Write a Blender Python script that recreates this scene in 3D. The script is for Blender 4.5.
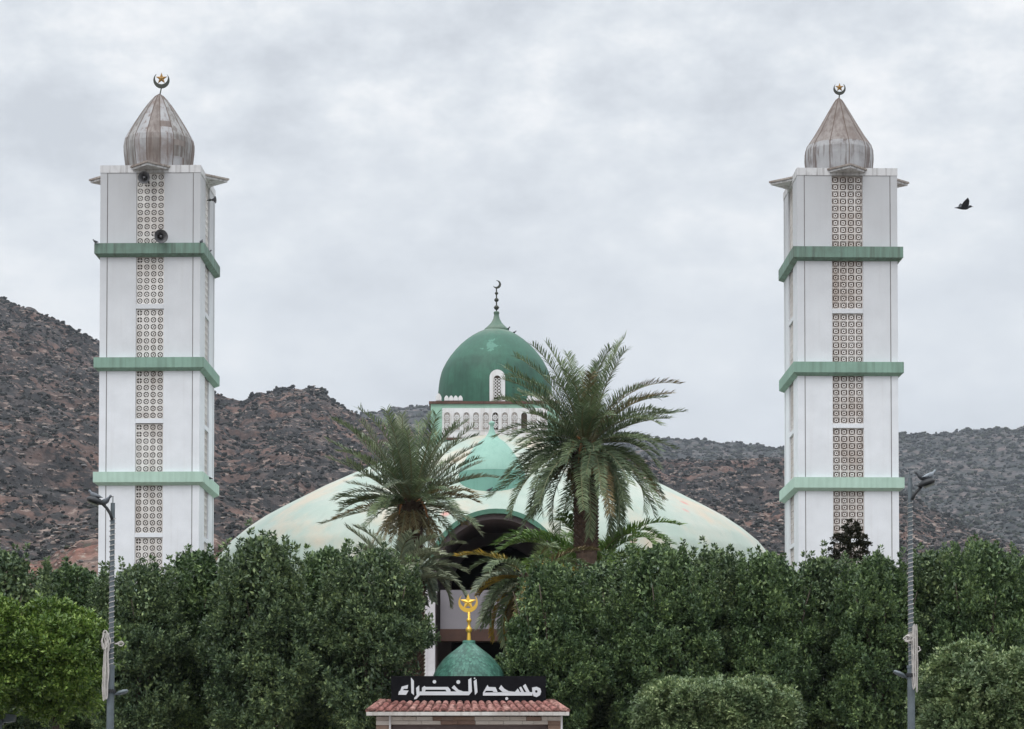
import bpy, math, random
import numpy as np
from math import sin, cos, pi, radians as R
from mathutils import Vector, Matrix

for o in list(bpy.data.objects): bpy.data.objects.remove(o, do_unlink=True)
S = bpy.context.scene
COL = S.collection

# ------------------------------------------------------------------ camera, world, sun, exposure
F = 2400.0; PITCH = R(2.0); CAMZ = 1.6; HORY = 800.0
CY = HORY - F*math.tan(PITCH)
cam_d = bpy.data.cameras.new('camera'); cam = bpy.data.objects.new('camera', cam_d); COL.objects.link(cam)
cam.location = (0, 0, CAMZ); cam.rotation_euler = (pi/2 + PITCH, 0, 0)
cam_d.sensor_width = 36; cam_d.lens = F*36/1024; cam_d.shift_y = (CY-364.5)/1024
cam_d.clip_start = 0.5; cam_d.clip_end = 20000
S.camera = cam

def P(px, py, Y):
    u = (px-512)/F; v = (CY-py)/F
    t = Y/(cos(PITCH) - v*sin(PITCH))
    return Vector((u*t, Y, CAMZ + t*(v*cos(PITCH)+sin(PITCH))))
def ZP(py, Y): return P(512, py, Y).z
def XP(px, Y, py=560): return P(px, py, Y).x

HAZE = .000065
SUN_EL, SUN_AZ = R(52), R(205)          # behind the camera, high, a little to the left
W = bpy.data.worlds.new('World'); S.world = W; W.use_nodes = True
nt = W.node_tree; nt.nodes.clear()
def N(t, typ, **kw):
    n = t.nodes.new(typ)
    for k, v in kw.items():
        if k in n.inputs: n.inputs[k].default_value = v
        else: setattr(n, k, v)
    return n
sky = N(nt, 'ShaderNodeTexSky', sky_type='NISHITA', sun_disc=False, sun_elevation=SUN_EL, sun_rotation=SUN_AZ, air_density=1.0, dust_density=3.0)
tc = N(nt, 'ShaderNodeTexCoord')
sep = N(nt, 'ShaderNodeSeparateXYZ'); nt.links.new(tc.outputs['Generated'], sep.inputs[0])
zc = N(nt, 'ShaderNodeMath', operation='MAXIMUM'); nt.links.new(sep.outputs[2], zc.inputs[0]); zc.inputs[1].default_value = 0.0
za = N(nt, 'ShaderNodeMath', operation='ADD'); nt.links.new(zc.outputs[0], za.inputs[0]); za.inputs[1].default_value = 0.42
dx = N(nt, 'ShaderNodeMath', operation='DIVIDE'); nt.links.new(sep.outputs[0], dx.inputs[0]); nt.links.new(za.outputs[0], dx.inputs[1])
dy = N(nt, 'ShaderNodeMath', operation='DIVIDE'); nt.links.new(sep.outputs[1], dy.inputs[0]); nt.links.new(za.outputs[0], dy.inputs[1])
cmb = N(nt, 'ShaderNodeCombineXYZ'); nt.links.new(dx.outputs[0], cmb.inputs[0]); nt.links.new(dy.outputs[0], cmb.inputs[1])
n1 = N(nt, 'ShaderNodeTexNoise', noise_dimensions='2D'); n1.inputs['Scale'].default_value = 3.4; n1.inputs['Detail'].default_value = 9; n1.inputs['Roughness'].default_value = .56; n1.inputs['Distortion'].default_value = .0
mp = N(nt, 'ShaderNodeMapping'); mp.inputs['Location'].default_value = (3.7, 1.35, 0); nt.links.new(cmb.outputs[0], mp.inputs[0]); nt.links.new(mp.outputs[0], n1.inputs['Vector'])
n2 = N(nt, 'ShaderNodeTexNoise', noise_dimensions='2D'); n2.inputs['Scale'].default_value = 13; n2.inputs['Detail'].default_value = 8; n2.inputs['Roughness'].default_value = .6; n2.inputs['Distortion'].default_value = .0
nt.links.new(mp.outputs[0], n2.inputs['Vector'])
# small-scale structure only higher up, the low sky is smoother
hf = N(nt, 'ShaderNodeMapRange'); nt.links.new(sep.outputs[2], hf.inputs[0]); hf.inputs[1].default_value = .19; hf.inputs[2].default_value = .29; hf.inputs[3].default_value = .12; hf.inputs[4].default_value = 1.1
s2 = N(nt, 'ShaderNodeMath', operation='SUBTRACT'); nt.links.new(n2.outputs[0], s2.inputs[0]); s2.inputs[1].default_value = .5
m2 = N(nt, 'ShaderNodeMath', operation='MULTIPLY'); nt.links.new(s2.outputs[0], m2.inputs[0]); nt.links.new(hf.outputs[0], m2.inputs[1])
ad = N(nt, 'ShaderNodeMath', operation='ADD'); nt.links.new(n1.outputs[0], ad.inputs[0]); nt.links.new(m2.outputs[0], ad.inputs[1])
cr = N(nt, 'ShaderNodeValToRGB'); nt.links.new(ad.outputs[0], cr.inputs[0])
el = cr.color_ramp.elements
el[0].position = .25; el[0].color = (.62, .655, .70, 1)
el[1].position = .76; el[1].color = (.95, .96, .97, 1)
e = el.new(.44); e.color = (.72, .757, .80, 1)
e = el.new(.54); e.color = (.78, .815, .85, 1)
# an overcast sky is brighter overhead than near the horizon
br = N(nt, 'ShaderNodeMapRange'); nt.links.new(sep.outputs[2], br.inputs[0]); br.inputs[1].default_value = .32; br.inputs[2].default_value = .95; br.inputs[3].default_value = 1.0; br.inputs[4].default_value = 2.5
sc = N(nt, 'ShaderNodeVectorMath', operation='SCALE'); nt.links.new(cr.outputs[0], sc.inputs[0]); nt.links.new(br.outputs[0], sc.inputs['Scale'])
s10 = N(nt, 'ShaderNodeVectorMath', operation='SCALE'); nt.links.new(sky.outputs[0], s10.inputs[0]); s10.inputs['Scale'].default_value = .1
mx = N(nt, 'ShaderNodeMix', data_type='RGBA'); mx.inputs[0].default_value = .93
nt.links.new(s10.outputs[0], mx.inputs[6]); nt.links.new(sc.outputs[0], mx.inputs[7])
bg = N(nt, 'ShaderNodeBackground'); nt.links.new(mx.outputs[2], bg.inputs[0]); bg.inputs[1].default_value = 1.0
wo = N(nt, 'ShaderNodeOutputWorld'); nt.links.new(bg.outputs[0], wo.inputs[0])

sd = bpy.data.lights.new('sun', 'SUN'); sd.energy = 1.0; sd.angle = R(35); sd.color = (1.0, .97, .93)
sun = bpy.data.objects.new('sun', sd); COL.objects.link(sun)
d = Vector((sin(SUN_AZ)*cos(SUN_EL), cos(SUN_AZ)*cos(SUN_EL), sin(SUN_EL)))
sun.rotation_euler = d.to_track_quat('Z', 'Y').to_euler(); sun.location = (-20, -30, 60)
S.view_settings.view_transform = 'Standard'; S.view_settings.look = 'None'
S.view_settings.exposure = 0.12; S.view_settings.gamma = 1; S.view_settings.use_curve_mapping = False

# ------------------------------------------------------------------ materials
def newmat(name):
    m = bpy.data.materials.new(name); m.use_nodes = True
    t = m.node_tree; b = t.nodes['Principled BSDF']
    return m, t, b
def ramp(t, fac, stops):
    r = t.nodes.new('ShaderNodeValToRGB'); t.links.new(fac, r.inputs[0])
    e = r.color_ramp.elements
    e[0].position, e[0].color = stops[0][0], (*stops[0][1], 1)
    e[1].position, e[1].color = stops[-1][0], (*stops[-1][1], 1)
    for p, c in stops[1:-1]:
        k = e.new(p); k.color = (*c, 1)
    return r.outputs[0]
def noise(t, scale, detail=5, rough=.55, stretch=(1,1,1), dist=0, coord='Object', loc=(0,0,0)):
    c = t.nodes.new('ShaderNodeTexCoord'); m = t.nodes.new('ShaderNodeMapping')
    m.inputs['Scale'].default_value = stretch; m.inputs['Location'].default_value = loc
    t.links.new(c.outputs[coord], m.inputs[0])
    n = t.nodes.new('ShaderNodeTexNoise'); t.links.new(m.outputs[0], n.inputs['Vector'])
    n.inputs['Scale'].default_value = scale; n.inputs['Detail'].default_value = detail
    n.inputs['Roughness'].default_value = rough; n.inputs['Distortion'].default_value = dist
    return n.outputs[0]
def mixc(t, fac, a, b, mode='MIX'):
    m = t.nodes.new('ShaderNodeMix'); m.data_type = 'RGBA'; m.blend_type = mode
    for i, v in ((0, fac), (6, a), (7, b)):
        if isinstance(v, (int, float)): m.inputs[i].default_value = v
        elif isinstance(v, tuple): m.inputs[i].default_value = (*v, 1)
        else: t.links.new(v, m.inputs[i])
    return m.outputs[2]
def bump(t, b, h, strength=.3, dist=.02):
    n = t.nodes.new('ShaderNodeBump'); n.inputs['Strength'].default_value = strength; n.inputs['Distance'].default_value = dist
    t.links.new(h, n.inputs['Height']); t.links.new(n.outputs[0], b.inputs['Normal'])
def plain(name, col, rough=.7, metal=0, var=.15, scale=3):
    m, t, b = newmat(name)
    f = noise(t, scale)
    c = ramp(t, f, [(.3, tuple(x*(1-var) for x in col)), (.7, tuple(min(1, x*(1+var)) for x in col))])
    t.links.new(c, b.inputs['Base Color']); b.inputs['Roughness'].default_value = rough; b.inputs['Metallic'].default_value = metal
    return m
def weathered(name, col, dirt, blotch=(.45,.62), streak=(.5,.72), amount=.6, rough=.8, fine=.06, seed=0, top=None):
    """painted masonry: base colour, blotches, thin vertical run marks; top=(z0,z1,colour,amount) soiling near the exposed top"""
    m, t, b = newmat(name)
    base = ramp(t, noise(t, 1.3, 6, loc=(seed,0,0)), [(.3, tuple(x*(1-fine) for x in col)), (.7, tuple(min(1,x*(1+fine)) for x in col))])
    st = ramp(t, noise(t, 2.2, 7, .6, (3.2, 3.2, .14), loc=(0,seed,0)), [(streak[0], (0,0,0)), (streak[1], (amount,)*3)])
    c = mixc(t, st, base, dirt)
    bl = ramp(t, noise(t, .9, 9, .65, loc=(0,0,seed)), [(blotch[0], (0,0,0)), (blotch[1], (amount*.7,)*3)])
    c = mixc(t, bl, c, dirt)
    if top:
        cc = t.nodes.new('ShaderNodeTexCoord'); sp = t.nodes.new('ShaderNodeSeparateXYZ'); t.links.new(cc.outputs['Object'], sp.inputs[0])
        mr = t.nodes.new('ShaderNodeMapRange'); t.links.new(sp.outputs[2], mr.inputs[0])
        mr.inputs[1].default_value, mr.inputs[2].default_value, mr.inputs[3].default_value, mr.inputs[4].default_value = top[0], top[1], 0, top[3]
        c = mixc(t, mr.outputs[0], c, top[2])
    t.links.new(c, b.inputs['Base Color']); b.inputs['Roughness'].default_value = rough
    bump(t, b, noise(t, 14, 4), .15, .01)
    return m
def leafmat(name, dark, light, tip=None, rough=.45, nscale=1.2, trans=.15):
    m, t, b = newmat(name)
    g = t.nodes.new('ShaderNodeNewGeometry')
    c = ramp(t, g.outputs['Random Per Island'], [(0, dark), (.65, light), (1, tip or light)])
    f = ramp(t, noise(t, nscale, 3), [(.35, (.65,.7,.68)), (.65, (1.35,1.28,1.15))])
    c = mixc(t, 1.0, c, f, 'MULTIPLY')
    t.links.new(c, b.inputs['Base Color']); b.inputs['Roughness'].default_value = rough
    if 'Specular IOR Level' in b.inputs: b.inputs['Specular IOR Level'].default_value = .4
    tr = t.nodes.new('ShaderNodeBsdfTranslucent'); t.links.new(c, tr.inputs[0])
    ms = t.nodes.new('ShaderNodeMixShader'); ms.inputs[0].default_value = trans
    out = [n for n in t.nodes if n.type == 'OUTPUT_MATERIAL'][0]
    t.links.new(b.outputs[0], ms.inputs[1]); t.links.new(tr.outputs[0], ms.inputs[2]); t.links.new(ms.outputs[0], out.inputs[0])
    return m

# ------------------------------------------------------------------ mesh helpers
class MB:
    def __init__(s): s.v = []; s.f = []; s.mi = []
    def add(s, vs, fs, mi=0):
        b = len(s.v); s.v += [tuple(v) for v in vs]; s.f += [tuple(i+b for i in f) for f in fs]; s.mi += [mi]*len(fs); return s
    def box(s, x0, x1, y0, y1, z0, z1, mi=0):
        vs = [(x,y,z) for z in (z0,z1) for y in (y0,y1) for x in (x0,x1)]
        return s.add(vs, [(0,2,3,1),(4,5,7,6),(0,1,5,4),(2,6,7,3),(0,4,6,2),(1,3,7,5)], mi)
    def prism(s, poly, y0, y1, mi=0, ax='y', cap=True):
        """poly in (a,b) extruded: ax y -> (a,y,b); ax z -> (a,b,z)"""
        n = len(poly); g = (lambda p, h: (p[0], h, p[1])) if ax == 'y' else (lambda p, h: (p[0], p[1], h)) if ax == 'z' else (lambda p, h: (h, p[0], p[1]))
        vs = [g(p, y0) for p in poly] + [g(p, y1) for p in poly]
        fs = [(i, (i+1)%n, n+(i+1)%n, n+i) for i in range(n)]
        if cap: fs += [tuple(range(n))[::-1], tuple(range(n, 2*n))]
        return s.add(vs, fs, mi)
    def ring(s, outer, inner, y0, y1, mi=0):
        """flat ring plate between two loops of equal count, in xz, thickness y0..y1"""
        n = len(outer)
        vs = [(a, y0, b) for a, b in outer] + [(a, y0, b) for a, b in inner] + [(a, y1, b) for a, b in outer] + [(a, y1, b) for a, b in inner]
        fs = []
        for i in range(n):
            j = (i+1) % n
            fs += [(i, j, n+j, n+i), (n+i, n+j, 3*n+j, 3*n+i), (j, i, 2*n+i, 2*n+j)]
        return s.add(vs, fs, mi)
    def lathe(s, prof, n=24, c=(0,0), mi=0, a0=0, keep=None):
        vs = []; fs = []
        for r, z in prof:
            for i in range(n):
                a = a0 + 2*pi*i/n; vs.append((c[0]+r*cos(a), c[1]+r*sin(a), z))
        for k in range(len(prof)-1):
            for i in range(n):
                j = (i+1) % n; f = (k*n+i, k*n+j, (k+1)*n+j, (k+1)*n+i)
                if keep:
                    m = [sum(vs[q][w] for q in f)/4 for w in range(3)]
                    if not keep(m): continue
                fs.append(f)
        return s.add(vs, fs, mi)
    def tube(s, pts, r, n=6, mi=0, cap=True):
        pts = [Vector(p) for p in pts]; m = len(pts)
        rs = r if isinstance(r, (list, tuple)) else [r]*m
        vs = []; fs = []; up = None
        for k, p in enumerate(pts):
            d = (pts[min(k+1, m-1)] - pts[max(k-1, 0)]).normalized()
            if up is None: up = Vector((0,0,1)) if abs(d.z) < .9 else Vector((1,0,0))
            a = d.cross(up).normalized(); b = a.cross(d).normalized(); up = b
            for i in range(n):
                t = 2*pi*i/n; vs.append(p + (a*cos(t)+b*sin(t))*rs[k])
        for k in range(m-1):
            for i in range(n):
                j = (i+1) % n; fs.append((k*n+i, k*n+j, (k+1)*n+j, (k+1)*n+i))
        if cap: fs += [tuple(range(n))[::-1], tuple(range((m-1)*n, m*n))]
        return s.add(vs, fs, mi)
    def ball(s, c, r, nu=12, nv=8, mi=0):
        c = Vector(c); r = r if isinstance(r, (tuple, list)) else (r, r, r)
        vs = []; fs = []
        for j in range(nv+1):
            ph = pi*j/nv
            for i in range(nu):
                a = 2*pi*i/nu; vs.append((c.x+r[0]*sin(ph)*cos(a), c.y+r[1]*sin(ph)*sin(a), c.z-r[2]*cos(ph)))
        for j in range(nv):
            for i in range(nu): k = (i+1)%nu; fs.append((j*nu+i, j*nu+k, (j+1)*nu+k, (j+1)*nu+i))
        return s.add(vs, fs, mi)
    def xform(s, M, start=0):
        for i in range(start, len(s.v)): s.v[i] = tuple(M @ Vector(s.v[i]))
        return s
    def build(s, name, mats, parent=None, smooth=False):
        me = bpy.data.meshes.new(name); me.from_pydata(s.v, [], s.f)
        if not isinstance(mats, (list, tuple)): mats = [mats]
        for m in mats: me.materials.append(m)
        if len(mats) > 1: me.polygons.foreach_set('material_index', s.mi)
        if smooth: me.polygons.foreach_set('use_smooth', [True]*len(s.f))
        me.validate(); me.update()
        o = bpy.data.objects.new(name, me); COL.objects.link(o)
        if parent: o.parent = parent
        return o
def npmesh(name, V, Fq, mats, parent=None, mi=None, smooth=False):
    """V (n,3), Fq (m,k) all faces with k corners"""
    V = np.asarray(V, np.float32); Fq = np.asarray(Fq, np.int32); m, k = Fq.shape
    me = bpy.data.meshes.new(name); me.vertices.add(len(V)); me.vertices.foreach_set('co', V.ravel())
    me.loops.add(m*k); me.loops.foreach_set('vertex_index', Fq.ravel())
    me.polygons.add(m); me.polygons.foreach_set('loop_start', np.arange(0, m*k, k, dtype=np.int32))
    if not isinstance(mats, (list, tuple)): mats = [mats]
    for q in mats: me.materials.append(q)
    if mi is not None: me.polygons.foreach_set('material_index', np.asarray(mi, np.int32))
    me.polygons.foreach_set('use_smooth', np.full(m, smooth))
    me.update(calc_edges=True); me.validate()
    o = bpy.data.objects.new(name, me); COL.objects.link(o)
    if parent: o.parent = parent
    return o
def tag(o, label=None, cat=None, group=None, kind=None):
    if label: o['label'] = label
    if cat: o['category'] = cat
    if group: o['group'] = group
    if kind: o['kind'] = kind
    return o
def thing(name, label, cat, loc=(0,0,0), rz=0, group=None):
    o = bpy.data.objects.new(name, None); COL.objects.link(o); o.location = loc; o.rotation_euler = (0,0,rz); o.empty_display_size = .3
    return tag(o, label, cat, group)
def copy_tree(o, parent=None):
    c = o.copy(); COL.objects.link(c); c.parent = parent
    for ch in list(o.children): copy_tree(ch, c)
    return c
def circ(r, n, c=(0,0), a0=0): return [(c[0]+r*cos(a0+2*pi*i/n), c[1]+r*sin(a0+2*pi*i/n)) for i in range(n)]
def crescent_poly(R0, R1, off, open_a, n=28):
    """crescent with its gap toward angle open_a; R1,off = inner circle"""
    # intersection half angle
    ca = (R0*R0 + off*off - R1*R1)/(2*R0*off); A = math.acos(max(-1, min(1, ca)))
    cb = (R0*R0 - R1*R1 - off*off)/(2*R1*off); B = math.acos(max(-1, min(1, cb)))
    out = [(R0*cos(open_a+A+(2*pi-2*A)*i/n), R0*sin(open_a+A+(2*pi-2*A)*i/n)) for i in range(n+1)]
    inn = [(off*cos(open_a)+R1*cos(open_a+B+(2*pi-2*B)*i/n), off*sin(open_a)+R1*sin(open_a+B+(2*pi-2*B)*i/n)) for i in range(n+1)]
    return out, inn
def crescent(mb, c, R0, R1, off, open_a, th):
    o, i = crescent_poly(R0, R1, off, open_a); n = len(o)
    vs = []
    for y in (-th/2, th/2): vs += [(c[0]+a, c[1]+y, c[2]+b) for a, b in o] + [(c[0]+a, c[1]+y, c[2]+b) for a, b in i]
    fs = []
    for k in range(n-1):
        fs += [(k, k+1, n+k+1, n+k), (2*n+k+1, 2*n+k, 3*n+k, 3*n+k+1), (k+1, k, 2*n+k, 2*n+k+1), (n+k, n+k+1, 3*n+k+1, 3*n+k)]
    mb.add(vs, fs)
def star(mb, c, r, th, ri=.4):
    p = [(c[0]+(r if k%2==0 else r*ri)*sin(pi*k/5), c[2]+(r if k%2==0 else r*ri)*cos(pi*k/5)) for k in range(10)]
    # faceted star: centre raised
    vs = [(a, c[1]-th*.2, b) for a, b in p] + [(a, c[1]+th*.2, b) for a, b in p] + [(c[0], c[1]-th, c[2]), (c[0], c[1]+th, c[2])]
    fs = []
    for k in range(10):
        j = (k+1)%10; fs += [(k, j, 20), (10+j, 10+k, 21), (j, k, 10+k, 10+j)]
    mb.add(vs, fs)

# numpy value noise
def _h(i, j, s):
    n = (i*374761393 + j*668265263 + s*1442695041) & 0x7fffffff
    n = ((n ^ (n >> 13))*1274126177) & 0x7fffffff
    return ((n ^ (n >> 16)) & 0xffff)/65535.0
def vnoise(x, y, s=0):
    xi = np.floor(x).astype(np.int64); yi = np.floor(y).astype(np.int64); fx = x-xi; fy = y-yi
    fx = fx*fx*(3-2*fx); fy = fy*fy*(3-2*fy)
    a = _h(xi, yi, s); b = _h(xi+1, yi, s); c = _h(xi, yi+1, s); dd = _h(xi+1, yi+1, s)
    return (a*(1-fx)+b*fx)*(1-fy) + (c*(1-fx)+dd*fx)*fy
def fbm(x, y, oct=5, s=0, ridged=False):
    a = 1.0; t = 0; n = 0
    for k in range(oct):
        v = vnoise(x*2**k, y*2**k, s+k*17)
        if ridged: v = 1-np.abs(2*v-1)
        t = t + a*v; n += a; a *= .5
    return t/n

# ------------------------------------------------------------------ materials used
M = {}
M['ground'] = plain('ground', (.16,.13,.10), .95, scale=.3)
M['road'] = plain('asphalt', (.055,.055,.057), .9)
M['paving'] = plain('paving', (.3,.28,.26), .9)
M['kerb'] = plain('kerb', (.42,.41,.4), .9)
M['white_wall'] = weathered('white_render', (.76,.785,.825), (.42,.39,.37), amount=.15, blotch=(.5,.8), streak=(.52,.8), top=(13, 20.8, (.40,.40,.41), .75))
M['parapet'] = weathered('soiled_white_render', (.62,.62,.63), (.15,.13,.12), amount=.8, blotch=(.5,.72), streak=(.5,.7), seed=4)
M['joint'] = plain('dark_joint', (.2,.19,.19), .9)
M['block'] = weathered('claustra_block', (.72,.70,.68), (.3,.24,.2), amount=.5, seed=2)
M['block_old'] = weathered('claustra_block_brown', (.70,.67,.65), (.34,.26,.21), amount=.6, seed=3)
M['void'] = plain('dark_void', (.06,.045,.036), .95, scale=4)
M['zinc'] = weathered('zinc_sheet', (.31,.305,.30), (.13,.105,.09), amount=.85, blotch=(.42,.58), streak=(.45,.62), rough=.5, fine=.2, seed=7)
M['zinc'].node_tree.nodes['Principled BSDF'].inputs['Metallic'].default_value = .15
M['zinc2'] = weathered('painted_zinc', (.36,.36,.37), (.16,.11,.09), amount=.9, blotch=(.45,.62), streak=(.5,.66), rough=.55, fine=.15, seed=11)
M['zinc3'] = weathered('rusty_zinc', (.25,.22,.205), (.13,.095,.08), amount=.8, blotch=(.42,.6), streak=(.45,.65), rough=.6, fine=.2, seed=5)
M['zinc4'] = weathered('pale_zinc', (.38,.38,.39), (.13,.10,.09), amount=.9, blotch=(.5,.7), streak=(.50,.60), rough=.6, fine=.15, seed=19)
M['seam'] = plain('seam', (.13,.09,.07), .8)
M['hoodcan'] = weathered('canopy_concrete', (.42,.38,.35), (.12,.08,.06), amount=.9, blotch=(.42,.6), seed=9)
M['brass'] = plain('old_brass', (.33,.19,.06), .5, .5)
M['dkmetal'] = plain('patinated_metal', (.06,.065,.055), .6, .4)
M['gold'] = plain('gold_paint', (.74,.46,.07), .32, .45, var=.1)
M['speaker'] = plain('speaker_grey', (.07,.07,.075), .5)
M['speaker_in'] = plain('speaker_throat', (.11,.11,.12), .5)
def bandmat(n, c, dirt, am, seed): return weathered(n, c, dirt, amount=am, blotch=(.48,.7), streak=(.46,.68), seed=seed, rough=.75)
M['band1'] = bandmat('green_band_soiled', (.17,.27,.22), (.09,.11,.09), .8, 1)
M['band2'] = bandmat('green_band', (.24,.38,.31), (.12,.18,.14), .45, 2)
M['band3'] = bandmat('mint_band', (.45,.62,.53), (.25,.38,.3), .3, 3)
M['dome'] = weathered('green_dome_paint', (.036,.125,.084), (.022,.065,.048), amount=.7, blotch=(.45,.66), streak=(.46,.7), seed=6, fine=.22, rough=.6)
M['mint'] = weathered('mint_paint', (.33,.52,.42), (.2,.36,.28), amount=.35, seed=8)
M['turq'] = weathered('turquoise_paint', (.30,.50,.42), (.2,.38,.31), amount=.4, seed=12)
M['turq_dk'] = weathered('turquoise_paint_dark', (.19,.39,.32), (.13,.30,.24), amount=.5, seed=13)
M['rim'] = weathered('rusty_rim', (.14,.075,.06), (.05,.03,.025), amount=.8, seed=14)
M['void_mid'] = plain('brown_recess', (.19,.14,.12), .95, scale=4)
M['void_pale'] = plain('pale_recess', (.36,.32,.30), .95, scale=4)
M['panel'] = weathered('white_panel', (.74,.73,.74), (.4,.3,.25), amount=.4, blotch=(.55,.75), seed=15)
M['lilac'] = plain('grey_lilac_render', (.24,.225,.245), .9, var=.08, scale=1)
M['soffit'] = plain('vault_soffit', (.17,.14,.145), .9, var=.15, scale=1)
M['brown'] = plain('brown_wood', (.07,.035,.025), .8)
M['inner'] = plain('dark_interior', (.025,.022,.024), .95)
M['frame_green'] = weathered('arch_trim_green', (.10,.24,.17), (.06,.13,.1), amount=.5, seed=16)

# roof shell: mint cream paint with peach blotches and small red spots
m, t, b = newmat('shell_paint'); M['shell'] = m
c = ramp(t, noise(t, .35, 6, .6), [(.3, (.37,.47,.41)), (.52, (.45,.515,.455)), (.7, (.54,.545,.48))])
f = ramp(t, noise(t, .42, 8, .62, (1,1,1), loc=(4.2,1.1,3)), [(.50, (0,0,0)), (.66, (.75,)*3)])
c = mixc(t, f, c, (.60,.50,.39))
cc = t.nodes.new('ShaderNodeTexCoord'); vo = t.nodes.new('ShaderNodeTexVoronoi'); t.links.new(cc.outputs['Object'], vo.inputs['Vector']); vo.inputs['Scale'].default_value = .55
sp = ramp(t, vo.outputs['Distance'], [(.07, (1,1,1)), (.14, (0,0,0))])
c = mixc(t, sp, c, (.62,.32,.28))
st = ramp(t, noise(t, 1.6, 7, .6, (2,2,.3), loc=(9,0,0)), [(.52, (0,0,0)), (.75, (.35,)*3)])
c = mixc(t, st, c, (.34,.40,.35))
t.links.new(c, b.inputs['Base Color']); b.inputs['Roughness'].default_value = .8
bump(t, b, noise(t, 5, 5), .3, .03)

# ------------------------------------------------------------------ terrain
def rockmat(name, soil, soil2, rock, shrub, pale, sc=1.0, veg=.5):
    m, t, b = newmat(name)
    big = noise(t, .008/sc*1.6, 6, .6)
    c = ramp(t, big, [(.40, soil), (.50, soil2), (.60, rock)])
    mid = noise(t, .05/sc, 8, .68, dist=.6)
    fr = ramp(t, mid, [(.40, (.32,.32,.33)), (.49, (.9,.9,.9)), (.60, (1.7,1.65,1.6))])
    c = mixc(t, 1.0, c, fr, 'MULTIPLY')
    sh = ramp(t, noise(t, .10/sc, 6, .65, (1,1,1.5), loc=(50,0,0)), [(veg-.03, (1,1,1)), (veg+.03, (0,0,0))])
    c = mixc(t, sh, c, shrub)
    pl = ramp(t, noise(t, .16/sc, 5, .7, (1,.5,2.5), loc=(0,70,0)), [(.585, (0,0,0)), (.62, (1,1,1))])
    c = mixc(t, pl, c, pale)
    t.links.new(c, b.inputs['Base Color']); b.inputs['Roughness'].default_value = .95
    bump(t, b, mid, .9, 4*sc)
    return m
M['hill'] = rockmat('hill_rock_and_soil', (.105,.060,.046), (.070,.044,.036), (.040,.033,.032), (.012,.011,.011), (.24,.18,.15), 1.0, .50)
M['hill_far'] = rockmat('far_hill_scrub', (.10,.078,.072), (.072,.062,.060), (.055,.053,.055), (.018,.024,.022), (.17,.13,.12), 1.6, .52)
M['bank'] = rockmat('earth_bank', (.17,.07,.045), (.13,.06,.045), (.13,.09,.075), (.05,.045,.03), (.30,.24,.20), .25, .42)
def terrain(name, prof, Y0, Yr, Y1, e0, mat, amp, nsc, rows, x0=-420, x1=1440, step=2.0, shape=.85, seed=0, rocky=.5, ridge_drop=2.0):
    pxs = np.arange(x0, x1+step, step); pr = np.interp(pxs, [p[0] for p in prof], [HORY-p[1] for p in prof])
    tt = np.concatenate([np.linspace(0, 1, rows), 1+np.linspace(.02, 1, 24)])
    X = np.zeros((len(tt), len(pxs))); Yg = X.copy(); Z = X.copy()
    for k, s_ in enumerate(tt):
        Y = Y0+(Yr-Y0)*s_ if s_ <= 1 else Yr+(Y1-Yr)*(s_-1)
        X[k] = (pxs-512)/F*Y; Yg[k] = Y
        if s_ <= 1: e_ = e0 + (pr-e0)*s_**shape; Z[k] = CAMZ + Y*e_/F
        else: Z[k] = CAMZ + (Yr*pr/F)*(1-(s_-1)**1.5)
    env = np.clip(tt*4, 0, 1)[:, None]
    rid = fbm(X*nsc, Yg*nsc*.8, 7, seed, True); sm = fbm(X*nsc*2.5, Yg*nsc*2.5, 6, seed+5)
    # gullies run down the slope; flattened ledges make horizontal rock bands
    gul = fbm(X*nsc*2.2, Yg*nsc*.35, 4, seed+9, True)
    dz = amp*((rid-.62)*1.1 + (sm-.5)*.9*rocky*2 + (gul-.6)*.8)
    dz = dz - dz[rows-12:rows].max(axis=0)[None]*np.clip((tt-.6)/.4, 0, 1)[:, None]*.8 - np.clip((tt-.6)/.4,0,1)[:,None]*ridge_drop
    Z = Z + dz*env
    led = 9*amp/14
    q = Z/led; Z = Z + rocky*.6*led*((q-np.floor(q))**3 - (q-np.floor(q)))*env
    Yg[0] -= Y0*.18; X[0] = (pxs-512)/F*Yg[0]; Z[0] = -4.0      # the foot runs down into the ground
    nr, nc = Z.shape
    V = np.stack([X, Yg, Z], -1).reshape(-1, 3)
    i = np.arange(nr-1)[:, None]*nc + np.arange(nc-1)[None]
    Fq = np.stack([i, i+1, i+nc+1, i+nc], -1).reshape(-1, 4)
    o = npmesh(name, V, Fq, mat, smooth=False); tag(o, kind='structure')
    return o, X, Yg, Z
nearP = [(-600,330),(-300,300),(-100,292),(0,303),(40,316),(70,330),(97,345),(150,370),(215,398),(228,402),(240,405),(250,400),(262,394),(285,389),(310,391),(324,395),(333,405),(345,413),(375,424),(400,431),(430,438),(500,450),(600,458),(677,465),(782,463),(850,478),(902,496),(932,512),(985,540),(1024,556),(1150,600),(1500,650)]
farP = [(-600,470),(200,440),(300,425),(345,413),(380,407),(430,404),(520,418),(620,432),(700,441),(780,447),(860,441),(900,437),(960,433),(1024,428),(1200,418),(1500,405)]
bankP = [(-600,540),(0,543),(45,541),(58,532),(75,524),(95,519),(150,512),(215,517),(235,535),(255,552),(300,575),(500,600),(700,600),(860,585),(905,566),(960,562),(1024,560),(1500,560)]
hill, HX, HY, HZ = terrain('hills', nearP, 480, 1400, 2100, 190, M['hill'], 17, .012, 330, seed=3, ridge_drop=-4.0)
hillf, FX, FY, FZ = terrain('hills', farP, 1500, 3000, 4500, 230, M['hill_far'], 24, .005, 210, seed=21, step=2.5, rocky=.3, ridge_drop=-5.0)
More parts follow.
